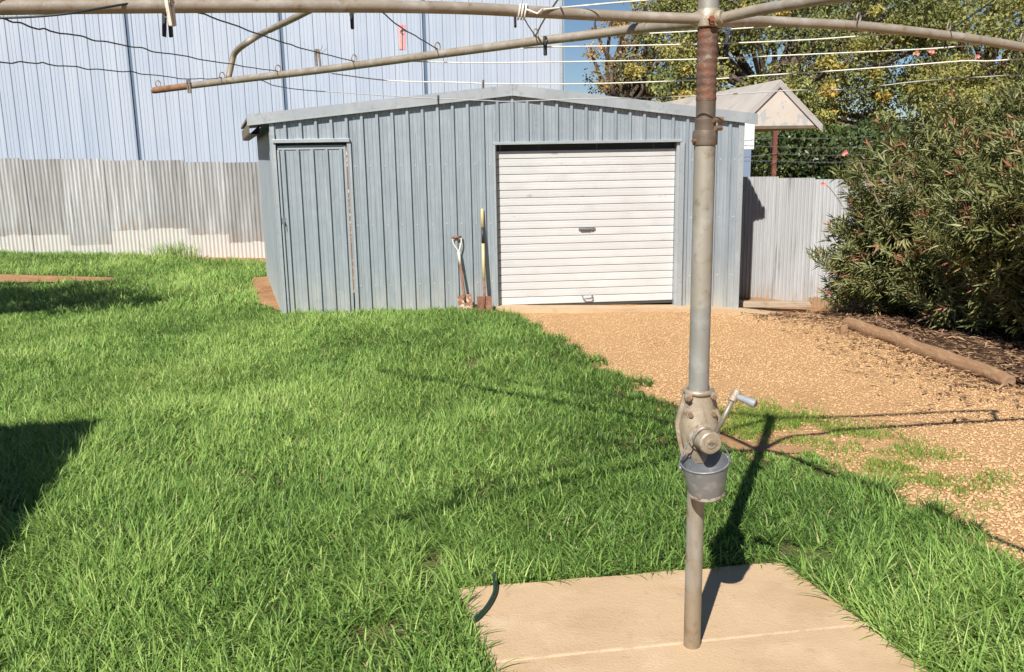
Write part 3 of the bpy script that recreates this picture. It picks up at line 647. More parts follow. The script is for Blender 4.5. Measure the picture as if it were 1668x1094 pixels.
lt = MB(); lc = sp(DU0 + .035, 1.06, .0)
lt.box(lc - SD * .03, SD * .06, -SN * .012, Z1 * .07); lt.tube([lc + Z1 * .02 - SN * .01, lc + Z1 * .02 - SN * .05, lc - Z1 * .04 - SN * .05], .009, 8)
dchild(lt, 'latch', M['handle_metal'])
# roller door
strip('roller_head', RU0 - .028, RU1 + .025, RZ - .004, RZ + .026, 0.0, .04)
strip('roller_jamb', RU0 - .028, RU0 - .002, -.1, RZ - .006, 0.0, .036)
strip('roller_jamb', RU1 + .002, RU1 + .055, -.2, RZ - .006, 0.0, .034)
MB().box(sp(RU0 - .002, -.1, -.15), SD * .014, -SN * .15, Z1 * (RZ + .1)).build('roller_guide', M['zinc_trim'], shed)
MB().box(sp(RU1 - .03, -.1, -.15), SD * .032, -SN * .15, Z1 * (RZ + .1)).build('roller_guide', M['zinc_trim'], shed)
MB().box(sp(RU0 + .014, RZ - .12, -.13), SD * (RU1 - RU0 - .046), SN * .01, Z1 * .15).build('head_gap_shade', M['shed_inside'], shed)  # dark sheet whose colour supplies the shade in the gap above the curtain
rd = empty('roller_door', sp(1.07, 0, -.1)); part_of(rd, shed)
ns = 20; z_lo, z_hi = 0.028, RZ - .075; hs = (z_hi - z_lo) / ns
sl = [(0.0, -.008), (.035, -.006), (.06, .008), (.10, .0105), (.50, .0115), (.62, .011), (.66, .0095), (.70, .011), (.93, .0105), (.98, .006), (1.0, -.008)]
slat_me = None
for i in range(ns):
    if slat_me is None:
        m = MB(); n = len(sl); segs = 2
        for u in (RU0 + .016, RU1 - .034):
            m.v += [tuple(SD * u + Z1 * (zf * hs) - SN * o) for zf, o in sl]
        m.f = [(j, n + j, n + j + 1, j + 1) for j in range(n - 1)]
        slat_me = m.mesh('slat', M['roller'])
    o = bpy.data.objects.new('slat', slat_me); COL.objects.link(o); o.parent = rd
    o.location = Vector(SO + Z1 * (z_lo + i * hs) + SN * (.075 + random.uniform(-.0015, .0015))) - Vector(sp(1.07, 0, -.1))
def rchild(mb, name, m, **kw):
    o = mb.build(name, m, None, **kw); o.parent = rd; o.matrix_parent_inverse = Matrix.Translation(rd.location).inverted(); return o
rchild(MB().box(sp(RU0 + .016, .0, -.09), SD * (RU1 - RU0 - .05), -SN * .03, Z1 * .026), 'bottom_rail', M['dark_rail'])
hd = MB(); hc = sp(1.075, .10, -.055)
hd.tube([hc + SD * -.06 + Z1 * .015, hc + SD * -.055 - SN * .03, hc + SD * -.03 - SN * .04 - Z1 * .012, hc + SD * .03 - SN * .04 - Z1 * .012, hc + SD * .055 - SN * .03, hc + SD * .06 + Z1 * .015], .010, 8)
rchild(hd, 'pull_handle', M['handle_metal'], smooth=True)
lk = MB(); kc = sp(1.07, .915, -.058)
lk.box(kc - SD * .10 - Z1 * .013, SD * .20, -SN * .012, Z1 * .027); lk.box(kc - SD * .085 - Z1 * .008 - SN * .012, SD * .12, -SN * .02, Z1 * .02); lk.box(kc + SD * .045 - Z1 * .012 - SN * .012, SD * .03, -SN * .012, Z1 * .026)
rchild(lk, 'lock_handle', M['handle_metal'], bevel=.003)
MB().box(sp(RU0 - .1, -.1, -.32), SD * (RU1 - RU0 + .2), SN * .02, Z1 * 2.1).build('inner_lining', M['shed_inside'], shed)
# screw heads along the girts
sm = MB()
for zr in (.33, 1.02, 1.69):
    for k in range(-14, 18):
        u = RIB0 + PIT * (k + .42)
        if DU0 - .03 < u < DU1 + .05 or (RU0 - .05 < u < RU1 + .07 and zr < RZ) or not UL < u < UR: continue
        c = sp(u, zr + random.uniform(-.006, .006), .001); sm.box(c - SD * .005 - Z1 * .005, SD * .010, -SN * .006, Z1 * .010)
tag(sm.build('screw_heads', M['white_paint'], shed), kind='stuff')

# concrete apron before the roller door
ap = [sp(u, 0, o) for u, o in APRON_UV]
am = MB(); n = len(ap)
tz = lambda p: gz(p[0], p[1]) + 0.04
am.v = [(p[0], p[1], gz(p[0], p[1]) - .08) for p in ap] + [(p[0], p[1], tz(p)) for p in ap]
am.f = [tuple(range(n, 2 * n))[::-1]] + [(i, (i + 1) % n, n + (i + 1) % n, n + i) for i in range(n)]
am.f[0] = tuple(range(2 * n - 1, n - 1, -1))
tag(am.build('concrete_apron', M['concrete']), 'sandy concrete apron before the roller door', kind='structure')

# ================================================================== BACK FENCE AND WAREHOUSE
FA, FB = gnd(0, 414), gnd(430, 421)
FA = np.array([-9.9, 17.2, 0]); FB = np.array([-4.7, 17.2, 0]); FDIR = np.array([1.0, 0, 0]); FN = np.array([0, 1.0, 0])   # FN points away from the yard
fence = tag(empty('corrugated_fence', (FA + FB) / 2), 'old corrugated iron fence with white painted foot in front of the pale warehouse', 'fence')
def corr_sheet(name, p, d, out, length, pitch, amp, z0, z1, parent, m, sub=6, phase=0.0, tilt=0.0):
    n = int(round(length / pitch * sub)) + 1; mb = MB()
    for zz, tt in ((z0, 0), (z1, tilt)):
        for i in range(n):
            s = i * length / (n - 1); mb.v.append(tuple(p + d * (s + tt) + out * (amp * math.sin(2 * math.pi * s / pitch + phase)) + Z1 * zz))
    mb.f = [(i, i + 1, n + i + 1, n + i) for i in range(n - 1)]
    return mb.build(name, m, parent, smooth=True)
s = -2.4; i = 0
while s < 8.3:
    ln = 0.76
    corr_sheet('iron_sheet', FA + FDIR * s + FN * random.uniform(0, .012), FDIR, -FN, ln + .04, .0762, .0165, -.2, 1.80 + random.uniform(-.012, .012) + float(np.interp(s, [-2, 0, 5.2, 9], [.12, .08, -.10, -.12])), fence, M['fence'], tilt=random.uniform(-.004, .004))
    s += ln; i += 1
MB().box(FA + FDIR * -2.4 + FN * .03 + Z1 * 1.35, FDIR * 10.6, FN * .05, Z1 * .07).build('rail', M['timber'], fence)
MB().box(FA + FDIR * -2.4 + FN * .03 + Z1 * .35, FDIR * 10.6, FN * .05, Z1 * .07).build('rail', M['timber'], fence)

W0 = FA + FN * 1.4; W0[2] = 0
def wall_hit(px, py):                                       # where a sight line meets the warehouse wall
    r = ray(px, py); t = ((W0 - CAM) @ FN) / (r @ FN); P = CAM + r * t; return (P - W0) @ FDIR, P[2]
ware = tag(empty('metal_warehouse', W0 + FDIR * 4), 'tall pale blue ribbed metal warehouse behind the back fence', 'warehouse')
seams = [wall_hit(228, 255)[0], wall_hit(466, 170)[0], wall_hit(694, 140)[0]]
sw = seams[1] - seams[0]; WR = wall_hit(919, 100)[0]
bounds = [seams[0] - 3 * sw, seams[0] - 2 * sw, seams[0] - sw] + seams + [WR]
WH = 7.2
for a, b in zip(bounds, bounds[1:]):
    a2, b2 = a + .035, b - .035
    if b == WR: b2 = b - .02
    mb = MB(); prof = []; q = a2; pit = 0.268
    k = 0
    while q < b2 - .02:
        for s_, o_ in ((0, 0), (.012, .018), (.060, .018), (.072, 0), (.125, 0), (.129, .006), (.144, .006), (.148, 0), (.195, 0), (.199, .006), (.214, .006), (.218, 0)):
            if q + s_ < b2: prof.append((q + s_, o_))
        q += pit
    prof.append((b2, 0)); n = len(prof)
    mb.v = [tuple(W0 + FDIR * u - FN * o) for u, o in prof] + [tuple(W0 + FDIR * u - FN * o + Z1 * WH) for u, o in prof]
    mb.f = [(i, i + 1, n + i + 1, n + i) for i in range(n - 1)]
    mb.build('wall_panel', M['ware'], ware)
for q in bounds[1:-1]:
    MB().box(W0 + FDIR * (q - .034) + FN * .03, FDIR * .068, FN * .02, Z1 * WH).build('joint_channel', M['ware_joint'], ware)
MB().box(W0 + FDIR * (WR - .10) - FN * .03, FDIR * .10, FN * .08, Z1 * WH).build('corner_flashing', M['zinc_trim'], ware)
MB().box(W0 + FDIR * (WR - .035) - FN * .034, FDIR * .02, FN * .003, Z1 * WH).build('corner_groove', M['ware_joint'], ware)
_b = [W0 + FDIR * bounds[0] + FN * .06, W0 + FDIR * (WR - .02) + FN * .06, W0 + FDIR * (WR - .02) + np.array([0, 9.0, 0]), W0 + FDIR * bounds[0] + FN * 9]
MB().hexa(_b, [q + Z1 * (WH - .05) for q in _b]).build('side_wall', M['ware'], ware)
MB().hexa([q + Z1 * (WH + .002) for q in _b], [q + Z1 * (WH + .25) for q in _b]).build('roof', M['roof_iron'], ware)

# ================================================================== RIGHT FENCE
RFB, RFA = np.array([2.2, 12.1, 0]), np.array([4.05, 11.55, 0])
rdir = RFA - RFB; rlen = np.linalg.norm(rdir); rdir /= rlen; rout = np.array([rdir[1], -rdir[0], 0])
if rout[1] > 0: rout = -rout
rf = tag(empty('side_fence', RFA), 'pale corrugated iron fence between the shed and the oleander', 'fence')
s = 0.0; k = 0
tops = [1.50, 1.49, 1.47, 1.45, 1.43, 1.42, 1.41, 1.40, 1.39]
while s < rlen + 2.2:
    corr_sheet('iron_sheet', RFB + rdir * s, rdir, rout, .46, .046, .0095, -.4, tops[min(k, 8)] - .02, rf, M['fence_right'])
    s += .45; k += 1
def pick_post(name, px, ytop, dist, m, r=.03):
    p = at(px, 270, dist); t = at(px, ytop, dist); return p, t
p = at(1262, 262, 13.0); tp = at(1263, 213, 13.0)
MB().box(np.array([p[0] - .03, p[1], -.2]), (.06, 0, 0), (0, .06, 0), (0, 0, tp[2] + .2)).build('fence_post', M['red_post'], rf, bevel=.004)
for ya, yb, yc in ((231, 224, 222), (236, 239, 238), (258, 250, 251), (262, 262, 262)):
    a, b, c = at(1196, ya, 12.9), at(1262, yb, 12.96), at(1420, yc, 13.3)
    path = [a + (b - a) * t for t in np.linspace(0, 1, 8)] + [b + (c - b) * t - Z1 * .02 * math.sin(t * 3.14) for t in np.linspace(.1, 1, 12)]
    bw = MB().tube(path, .004, 5)
    for q in path[1:]:
        bw.tube([q + np.array([-.012, 0, -.018]), q + np.array([.012, 0, .018])], .002, 4)
    bw.build('barbed_wire', M['steel_wire'], rf)
# timber sleeper and sand beside the shed
ta, tb = gnd(1202, 497, -.12), gnd(1322, 497, -.12)
td = (tb - ta); td[2] = 0
tm = MB().box(ta + Z1 * -.03, td, np.array([0, .12, 0]), Z1 * .07).build('timber_plank', M['timber'], bevel=.006)
tag(tm, 'flat grey timber plank lying between shed corner and side fence', 'plank')
mp = []; mt = []
xs = np.linspace(2.78, 4.1, 18); ys = np.linspace(10.75, 12.3, 24)
X, Y = np.meshgrid(xs, ys); Zm = gz(X, Y) + .0 + .12 * np.exp(-((X - 3.35) / .5) ** 2 - ((Y - 11.6) / .4) ** 2) + .03 * vnoise(X, Y, .25, 31) - .02
i, j = np.meshgrid(np.arange(17), np.arange(23)); a = (j * 18 + i).ravel()
tag(link('sand_mound', tri_mesh('sand_mound', np.stack([X.ravel(), Y.ravel(), Zm.ravel()], 1), np.stack([a, a + 1, a + 19, a + 18], 1), M['soil'], smooth=True)), 'low mound of red sand against the side fence', kind='structure')

# ================================================================== ROTARY CLOTHES HOIST
PB = gnd(1127, 1050, .02)
HO = tag(empty('rotary_clothes_hoist', PB), 'rusty old rotary clothes hoist with winding crank and four drooping arms', 'clothes hoist')
def pz(y): return at(1130, y, 3.0)[2] if False else None
def pole_h(y):                                            # height on the pole seen at photo row y
    lo, hi = 0.0, 4.0
    for _ in range(40):
        m_ = (lo + hi) / 2; v = PB * [1, 1, 0] + Z1 * m_ - CAM; yy = CY - FPX * (v @ UPV) / (v @ FWD)
        if yy > y: lo = m_
        else: hi = m_
    return lo
def PP(h, dx=0, dy=0): return np.array([PB[0] + dx, PB[1] + dy, h])
def htube(name, h0, h1, r, m, seg=24, prof=None):
    if prof is None: prof = [(h0, r), (h1, r)]
    mb = MB(); mb.loft([[PP(h, rr * math.cos(a), rr * math.sin(a)) for a in np.linspace(0, 2 * math.pi, seg, endpoint=False)] for h, rr in prof])
    return mb.build(name, m, HO, smooth=True, angle=40)
hg0, hg1 = pole_h(745), pole_h(640)
htube('lower_tube', .015, hg0 + .03, .0305, M['low_tube'])
h_mid, h_tan = pole_h(500), pole_h(238)
htube('upper_tube', hg1 - .02, h_mid, .0345, M['galv'])
htube('upper_tube', h_mid - .0, h_tan + .01, .0348, M['tan_tube'])
h1, h2 = pole_h(236), pole_h(212)
htube('collar', 0, 0, 0, M['brown_tube'], prof=[(h1, .030), (h1, .0385), (h1 + .006, .0405), (h2 - .008, .0405), (h2, .0385), (h2 + .002, .030)])
h3, h4 = pole_h(203), pole_h(194)
htube('clamp_ring', 0, 0, 0, M['brown_tube'], prof=[(h2 - .005, .0345), (h3, .0345), (h3, .034), (h4, .0355), (h4 + .004, .031)])
cb = MB(); cb.tube([PP((h3 + h4) / 2 + .006, .018, -.035), PP((h3 + h4) / 2 + .006, .050, -.022)], .0095, 8); cb.tube([PP(h3 - .012, .026, -.032), PP(h3 - .012, .048, -.02)], .008, 8)
cb.build('clamp_bolt', M['bolt'], HO)
MB().tube([PP((h1 + h2) / 2 - .01, -.034, -.018), PP((h1 + h2) / 2 - .01, -.046, -.024)], .006, 8).build('grub_screw', M['bolt'], HO)
h5, h6 = pole_h(163), pole_h(48)
htube('brown_sleeve', h3, h5, .0315, M['brown_tube'])
rr = [(h5 - .002, .0322)]
for q in np.linspace(h5, h6, 40): rr.append((q, .0322 + .0012 * math.sin(q * 260)))
htube('rack_tube', 0, 0, 0, M['rust'], prof=rr)
HUBH = pole_h(32)
h7, h8 = pole_h(46), pole_h(15)
htube('hub', 0, 0, 0, M['cast'], prof=[(h7, .030), (h7 + .004, .040), (h7 + .02, .042), (h8 - .012, .040), (h8, .034)])
htube('mast_top', h8 - .01, 2.88, .0335, M['galv'])
hb = MB(); hb.tube([PP(HUBH - .004, 0.0, -.036), PP(HUBH - .004, 0.0, -.060)], .0095, 6); hb.tube([PP(HUBH - .014, 0, -.036), PP(HUBH - .014, 0, -.056)], .007, 6)
hb.build('hub_bolt', M['red_bolt'], HO)
# gearbox casting: lofted lozenge in two halves
def casting():
    hs_ = [(748, .040, .040), (736, .048, .047), (712, .060, .056), (694, .0675, .060), (686, .0675, .059), (665, .057, .053), (645, .046, .046), (638, .044, .044)]
    rings = []
    for y, a, b in hs_:
        h = pole_h(y)
        rings.append([PP(h, a * np.sign(math.cos(t)) * abs(math.cos(t)) ** .75, b * np.sign(math.sin(t)) * abs(math.sin(t)) ** .75) for t in np.linspace(0, 2 * math.pi, 28, endpoint=False)])
    return MB().loft(rings)
casting().build('gearbox', M['cast'], HO, smooth=True, angle=35)
for sg in (-1, 1):
    fl = MB()
    row = [(748, .040), (736, .048), (712, .060), (694, .0675), (686, .0675), (665, .057), (645, .046), (640, .044)]
    for (y0, a0), (y1, a1) in zip(row, row[1:]):
        fl.hexa([PP(pole_h(y0), sg * a0 * .9, -.012), PP(pole_h(y0), sg * (a0 + .011), -.010), PP(pole_h(y0), sg * (a0 + .011), .006), PP(pole_h(y0), sg * a0 * .9, .006)],
                [PP(pole_h(y1), sg * a1 * .9, -.012), PP(pole_h(y1), sg * (a1 + .011), -.010), PP(pole_h(y1), sg * (a1 + .011), .006), PP(pole_h(y1), sg * a1 * .9, .006)])
    fl.build('gearbox_flange', M['cast'], HO)
th_ = pole_h(636)
ring = MB(); ring.tube([PP(th_, .046 * math.cos(t), .046 * math.sin(t)) for t in np.linspace(0, 2 * math.pi, 25)], .010, 8)
ring.build('top_ring', M['cast'], HO, smooth=True)
for dx, y, dy, r in ((-.044, 641, -.036, .0125), (.046, 640, -.030, .0115)):
    MB().tube([PP(pole_h(y), dx * .8, dy * .5), PP(pole_h(y), dx, dy - .008), PP(pole_h(y), dx, dy - .016)], [r * 1.2, r * 1.2, r], 10).build('ring_ear', M['cast'], HO, smooth=True, angle=40)
    MB().tube([PP(pole_h(y + 1), dx, dy - .016), PP(pole_h(y + 1), dx, dy - .026)], r * .7, 6).build('bolt', M['bolt'], HO)
for dx, y, dy in ((-.036, 668, -.043), (.044, 668, -.036), (-.041, 733, -.038)):
    MB().tube([PP(pole_h(y), dx, dy + .01), PP(pole_h(y), dx, dy - .006)], .0135, 12).build('bolt_boss', M['cast'], HO, smooth=True, angle=40)
    MB().tube([PP(pole_h(y), dx, dy - .006), PP(pole_h(y), dx * 1.0, dy - .017)], .0085, 6).build('bolt', M['bolt'], HO)
# drive boss facing the camera and the crank
bc = PP(pole_h(703), .004, -.045); bdir = np.array([.22, -1.0, -.04]); bdir /= np.linalg.norm(bdir)
MB().tube([bc - bdir * .01, bc + bdir * .012, bc + bdir * .014, bc + bdir * .075, bc + bdir * .080], [.052, .050, .0415, .0400, .036], 24).build('drive_boss', M['cast'], HO, smooth=True, angle=30)
MB().tube([bc + bdir * .080, bc + bdir * .0835, bc + bdir * .0835, bc + bdir * .0805], [.017, .0165, .009, .008], 16).build('boss_cap', M['cast'], HO, smooth=True, angle=30)
ca = bc + bdir * .060
cr0 = ca + np.array([.022, 0, .028]); cr1 = ca + np.array([.082, .010, .150])
MB().tube([cr0, cr1], .0082, 12).build('crank_arm', M['crank'], HO, smooth=True)
cdv = (cr1 - cr0) / np.linalg.norm(cr1 - cr0)
MB().tube([cr1 - cdv * .012, cr1 - cdv * .010, cr1 + cdv * .022, cr1 + cdv * .030], [.010, .015, .017, .011], 14).build('crank_knuckle', M['cast'], HO, smooth=True, angle=40)
gd = np.array([.75, -.62, -.22]); gd /= np.linalg.norm(gd); g0 = cr1 + cdv * .008
MB().tube([g0, g0 + gd * .012, g0 + gd * .03, g0 + gd * .07, g0 + gd * .076], [.010, .0105, .011, .0155, .014], 14).build('crank_grip', M['grip'], HO, smooth=True, angle=40)
MB().tube([g0 + gd * .074, g0 + gd * .0785], .0095, 10).build('grip_pin', M['bolt'], HO)
# arms
PIPE = 0.034
def dep(th): return PIPE * FPX / th                        # distance at which the pipe looks th photo pixels thick
def curve_pts(ctrl, n=28):
    ctrl = [np.asarray(c) for c in ctrl]; P = [2 * ctrl[0] - ctrl[1]] + ctrl + [2 * ctrl[-1] - ctrl[-2]]; out = []
    for i in range(1, len(P) - 2):
        for t in np.linspace(0, 1, max(2, n // (len(P) - 3)), endpoint=False):
            a, b, c, d = P[i - 1], P[i], P[i + 1], P[i + 2]
            out.append(.5 * (2 * b + (c - a) * t + (2 * a - 5 * b + 4 * c - d) * t * t + (3 * b - a - 3 * c + d) * t ** 3))
    return out + [ctrl[-1]]
thA = lambda x: 17.0 + (1132 - x) * .0062
thB = lambda x: 10.0 + (x - 250) * .0072
thD = lambda x: 16.4 - (x - 1180) * .0034
thC = lambda x: 17.2 + (x - 1172) * .0163
hubP = PP(HUBH)
armA = [hubP + np.array([-.03, -.012, .002])] + [at(x, y, dep(thA(x))) for x, y in ((1010, 26), (890, 20), (765, 13.5), (640, 10.5), (500, 9.5), (330, 9.5), (150, 10.5), (0, 12), (-160, 14), (-300, 18))]
armB = [hubP + np.array([-.028, .02, -.006])] + [at(x, y, dep(thB(x))) for x, y in ((1040, 46), (945, 58.5), (880, 66), (790, 78), (655, 96), (520, 114), (372, 131.5), (250, 147))]
armC = [hubP + np.array([.03, -.018, .0])] + [at(x, y, dep(thC(x))) for x, y in ((1230, 17), (1290, 6.5), (1350, -4), (1440, -20))] + [np.array(q) for q in ((1.36, 1.66, 2.22), (1.72, .98, 2.18))]
armD = [hubP + np.array([.028, .018, -.006])] + [at(x, y, dep(thD(x))) for x, y in ((1240, 34), (1310, 37), (1400, 42), (1480, 50), (1545, 58), (1610, 67), (1668, 77), (1760, 94), (1900, 124))]
M_arm = M['pipe']
for nm, A, m in (('A', armA, 0), ('B', armB, 1), ('C', armC, 0), ('D', armD, 0)):
    pts = curve_pts(A, 60)
    MB().tube(pts, PIPE / 2, 16).build('arm', M_arm, HO, smooth=True, angle=50)
    d0 = pts[2] - pts[0]; d0 /= np.linalg.norm(d0)
    MB().tube([hubP + d0 * .022, hubP + d0 * .045, hubP + d0 * .054], [PIPE / 2 + .005, PIPE / 2 + .005, PIPE / 2 + .0025], 16).build('arm_socket', M['cast'], HO, smooth=True, angle=40)
endB = armB[-1]; eb = (armB[-1] - armB[-2]) / np.linalg.norm(armB[-1] - armB[-2])
MB().tube([endB - eb * .34, endB - eb * .02, endB + eb * .004, endB + eb * .006], [PIPE / 2 + .0008, PIPE / 2 + .0008, PIPE / 2 - .001, PIPE / 2 - .005], 16).build('arm_tip', M['pipe_end'], HO, smooth=True, angle=40)
# bent stay from arm B up to the mast top
s0 = at(372, 127, dep(thB(372))); up = at(377, 104, dep(thB(372)))
topm = PP(2.84)
e1 = at(384, 84, dep(thB(380))); e2 = at(410, 64, dep(thB(405)) * .985)
lin = [e2 + (topm - e2) * t for t in (.15, .4, .7, 1.0)]
q = at(500, 18.5, 4.1)
st = curve_pts([s0, up, e1, e2, at(440, 48, 4.55), q, q + (topm - q) * .5, topm], 40)
MB().tube(st, .0155, 12).build('stay', M['pipe'], HO, smooth=True)
for A, frac in ((armA, .8), (armD, .94)):
    pts = curve_pts(A, 60); p = pts[int(len(pts) * frac)]
    d = (p - hubP) / np.linalg.norm(p - hubP)
    MB().tube(curve_pts([p, p + Z1 * .16, p + Z1 * .26 - d * .12, topm - Z1 * .02], 24), .0155, 10).build('stay', M['pipe'], HO, smooth=True)
# eyelets and lines
def on_px(x, y, th): return at(x, y, dep(th))
def eyelet(p):
    mb = MB(); mb.tube([p + np.array([.017 * math.cos(t) * .6, .01 * math.cos(t), .016 + .017 * math.sin(t)]) for t in np.linspace(-1.2, 4.34, 10)], .0028, 6)
    mb.build('eyelet', M['pipe'], HO, smooth=True)
for x, y in ((258, 141), (362, 128), (453, 117), (577, 101), (713, 82), (873, 61)): eyelet(on_px(x, y, thB(x)))
for x, y in ((1398, 37), (1545, 51.5), (1664, 69)): eyelet(on_px(x, y, thD(x)))
def line(pts, r, m, wob=0.0, name='line'):
    P = curve_pts([np.asarray(p) for p in pts], 12 * len(pts))
    if wob: P = [p + Z1 * wob * (float(vnoise(i * .31, 2.2, 1.0, 5)) - .5) + np.array([0, wob * (float(vnoise(i * .23, 7.2, 1.0, 9)) - .5), 0]) for i, p in enumerate(P)]
    return MB().tube(P, r, 6).build(name, m, HO, smooth=True)
def span(px, tha, thb):                                     # points strung between two arms, evenly in 1/distance
    x0, x1 = px[0][0], px[-1][0]
    return [at(x, y, dep(tha + (thb - tha) * (x - x0) / (x1 - x0))) for x, y in px]
CO, GW, WI = M['cord'], M['grey_wire'], M['wire']
line(span([(1020, 56), (1080, 53), (1138, 50), (1190, 47), (1256, 43)], thB(1020), thD(1256)), .0026, CO)
line(span([(848, 79), (880, 76.5), (1000, 74.5), (1138, 71.5), (1241, 68), (1340, 63), (1454, 54)], thB(850), thD(1454)), .0028, CO)
line(span([(655, 99), (760, 102), (880, 101), (1000, 99), (1138, 96), (1300, 89), (1414, 84), (1530, 78), (1606, 70)], thB(655), thD(1606)), .0028, CO)
line(span([(537, 119), (635, 131), (752, 134), (803, 136), (960, 136), (1135, 130), (1250, 122), (1360, 115), (1480, 106), (1568, 99), (1610, 99), (1668, 95), (1720, 90)], thB(537), thD(1700)), .0028, CO)
line(span([(420, 128), (467, 143), (608, 154), (685, 159), (736, 161), (833, 164.5), (960, 160), (1130, 156), (1296, 147), (1397, 145), (1475, 134), (1668, 121), (1750, 112)], thB(420), thD(1750)), .0024, GW, .004)
line(span([(-60, 22), (0, 28), (56, 45), (106, 54), (186, 70), (259, 84), (316, 93), (391, 106.5), (453, 116.6)], thA(-60), thB(453)), .0022, WI, .012)
line(span([(-60, 98), (0, 101), (54, 102), (101, 106.5), (171, 113.5), (240, 120), (288, 126), (335, 128), (362, 127)], 20, thB(362)), .0022, WI, .012)
line(span([(278, 1), (301, 14), (326, 21), (380, 40), (459, 68), (512, 83.5), (577, 99)], thA(282), thB(577)), .0022, WI, .005)
line(span([(585, -1), (613, 12), (649, 41.7), (680, 60), (713, 80)], thA(600), thB(713)), .0022, WI, .004)
line(span([(850, 22), (861, 42), (873, 59)], thA(850), thB(873)), .0022, WI)
line(span([(930, -30), (908, 0), (885, 34), (873, 57)], 21, thB(873)), .0035, M['galv'], name='brace_wire')
line([at(-40, 30, dep(thA(-40))), at(45, 27.5, dep(thA(45)) * .985), at(110, 22, dep(thA(110)) * .975), at(170, 12, dep(thA(170)) * .985), at(240, 0, dep(thA(240))), at(300, -12, dep(thA(300)))], .0028, WI)
line([at(882, 15.5, dep(thA(882)) * .99), at(960, 8, 2.7), at(1053, 0, 2.55), at(1250, -16, 2.4)], .0030, CO)
line([at(1376, -2, 2.6), at(1397.5, 35, dep(thD(1397)))], .0024, M['galv'])
line([at(1640, -16, 2.7), at(1600, 13, 2.9), at(1546, 51, dep(thD(1546)))], .0022, WI)
kn = MB()
for t in range(3):
    c = at(846 + t * 5, 19, dep(thA(850)))
    kn.tube([c + np.array([.004 * math.sin(a), .021 * math.cos(a), .021 * math.sin(a)]) for a in np.linspace(0, 6.28, 18)], .003, 6)
kn.tube([at(858, 15, dep(thA(850)) * .985), at(875, 22, dep(thA(850)) * .98), at(884, 14, dep(thA(850)) * .985)], .003, 6)
kn.build('cord_knot', M['cord'], HO, smooth=True)
# ------------------------------------------------------------------ pegs and bucket
def peg(loc, m, label, ang=0.0, lean=0.0, openx=0.0, size=1.0, yaw=0.0):
    r = empty('clothes_peg', loc); r.rotation_euler = (lean, ang, yaw); r.scale = (size,) * 3
    tag(r, label, 'clothes peg', 'pegs left on the clothes hoist')
    for sg in (-1, 1):
        mb = MB(); o = openx * sg
        pts = [(sg * .0005, .022), (sg * .010, .022), (sg * .011, .0), (sg * .009 + o, -.05), (sg * .0015 + o, -.052), (sg * .002, -.005)]
        if sg < 0: pts = pts[::-1]
        n = len(pts); mb.v = [(x, -.005, z) for x, z in pts] + [(x, .005, z) for x, z in pts]
        mb.f = [tuple(range(n)), tuple(range(2 * n - 1, n - 1, -1))] + [(i, n + i, n + (i + 1) % n, (i + 1) % n) for i in range(n)]
        mb.build('prong', m, r, local=True, bevel=.0012)
    sp_ = MB(); sp_.tube([(.0075 * math.cos(t), -.009 + t * .0009, .001 + .0075 * math.sin(t)) for t in np.linspace(0, 18, 40)], .0013, 5)
    sp_.build('spring', M['steel_wire'], r, local=True, smooth=True)
    return r
peg(at(272, 24, dep(thA(272)) * 1.02), M['peg_dark'], 'dark peg with both prongs hanging below the near arm', .06, 0, .003, 1.05)
peg(at(276, 6, dep(thA(277)) * .972), M['peg_cream'], 'cream peg in front of the near arm', -.1, 0, 0, 1.0, 1.2)
peg(at(307, 136, dep(thB(308)) * .99), M['peg_wood'], 'grey wooden peg beside the rusty arm tip', -.04, 0, .001, .95)
pw = peg(at(517, 88, dep(thB(512) + 1.2)), M['peg_wood'], 'grey wooden peg with its spring sticking out', -.05, 0, .003, .95)
MB().tube([(.006, 0, 0), (.03, -.004, .035)], .0012, 5).build('loose_spring', M['steel_wire'], pw, local=True); MB().tube([(.006, 0, -.006), (.045, 0, .022)], .0012, 5).build('loose_spring', M['steel_wire'], pw, local=True)
peg(at(655, 52, dep(15.5)), M['peg_pink'], 'faded pink peg hanging from the wire', .03, 0, 0, 1.2, .5)
peg(at(573, 22, dep(thA(573)) * 1.02), M['peg_dark'], 'dark peg whose tip pokes below the near arm', .03, 0, -.003, .8, 1.5)
peg(at(839, 24, dep(thA(839)) * 1.02), M['peg_dark'], 'dark peg under the white cord knot', -.1, 0, -.002, .7, 1.5)
peg(at(888, 68, dep(thB(888)) * .99), M['peg_dark'], 'dark peg clipped over the far arm near the mast', 0, 0, 0, .95, 1.2)
peg(at(1187, 62, 3.5), M['peg_dark'], 'dark peg on a cord just past the rusty mast', .5, 0, 0, 1.3, .9)
peg(at(714, 160, dep(12.8)), M['peg_dark'], 'small dark peg on the lowest wire over the shed roof', .05, 0, -.003, .6, 1.4)
peg(at(787, 134, dep(14)), M['peg_wood'], 'short grey peg on the cord over the shed ridge', .1, 0, 0, .45, 1.0)

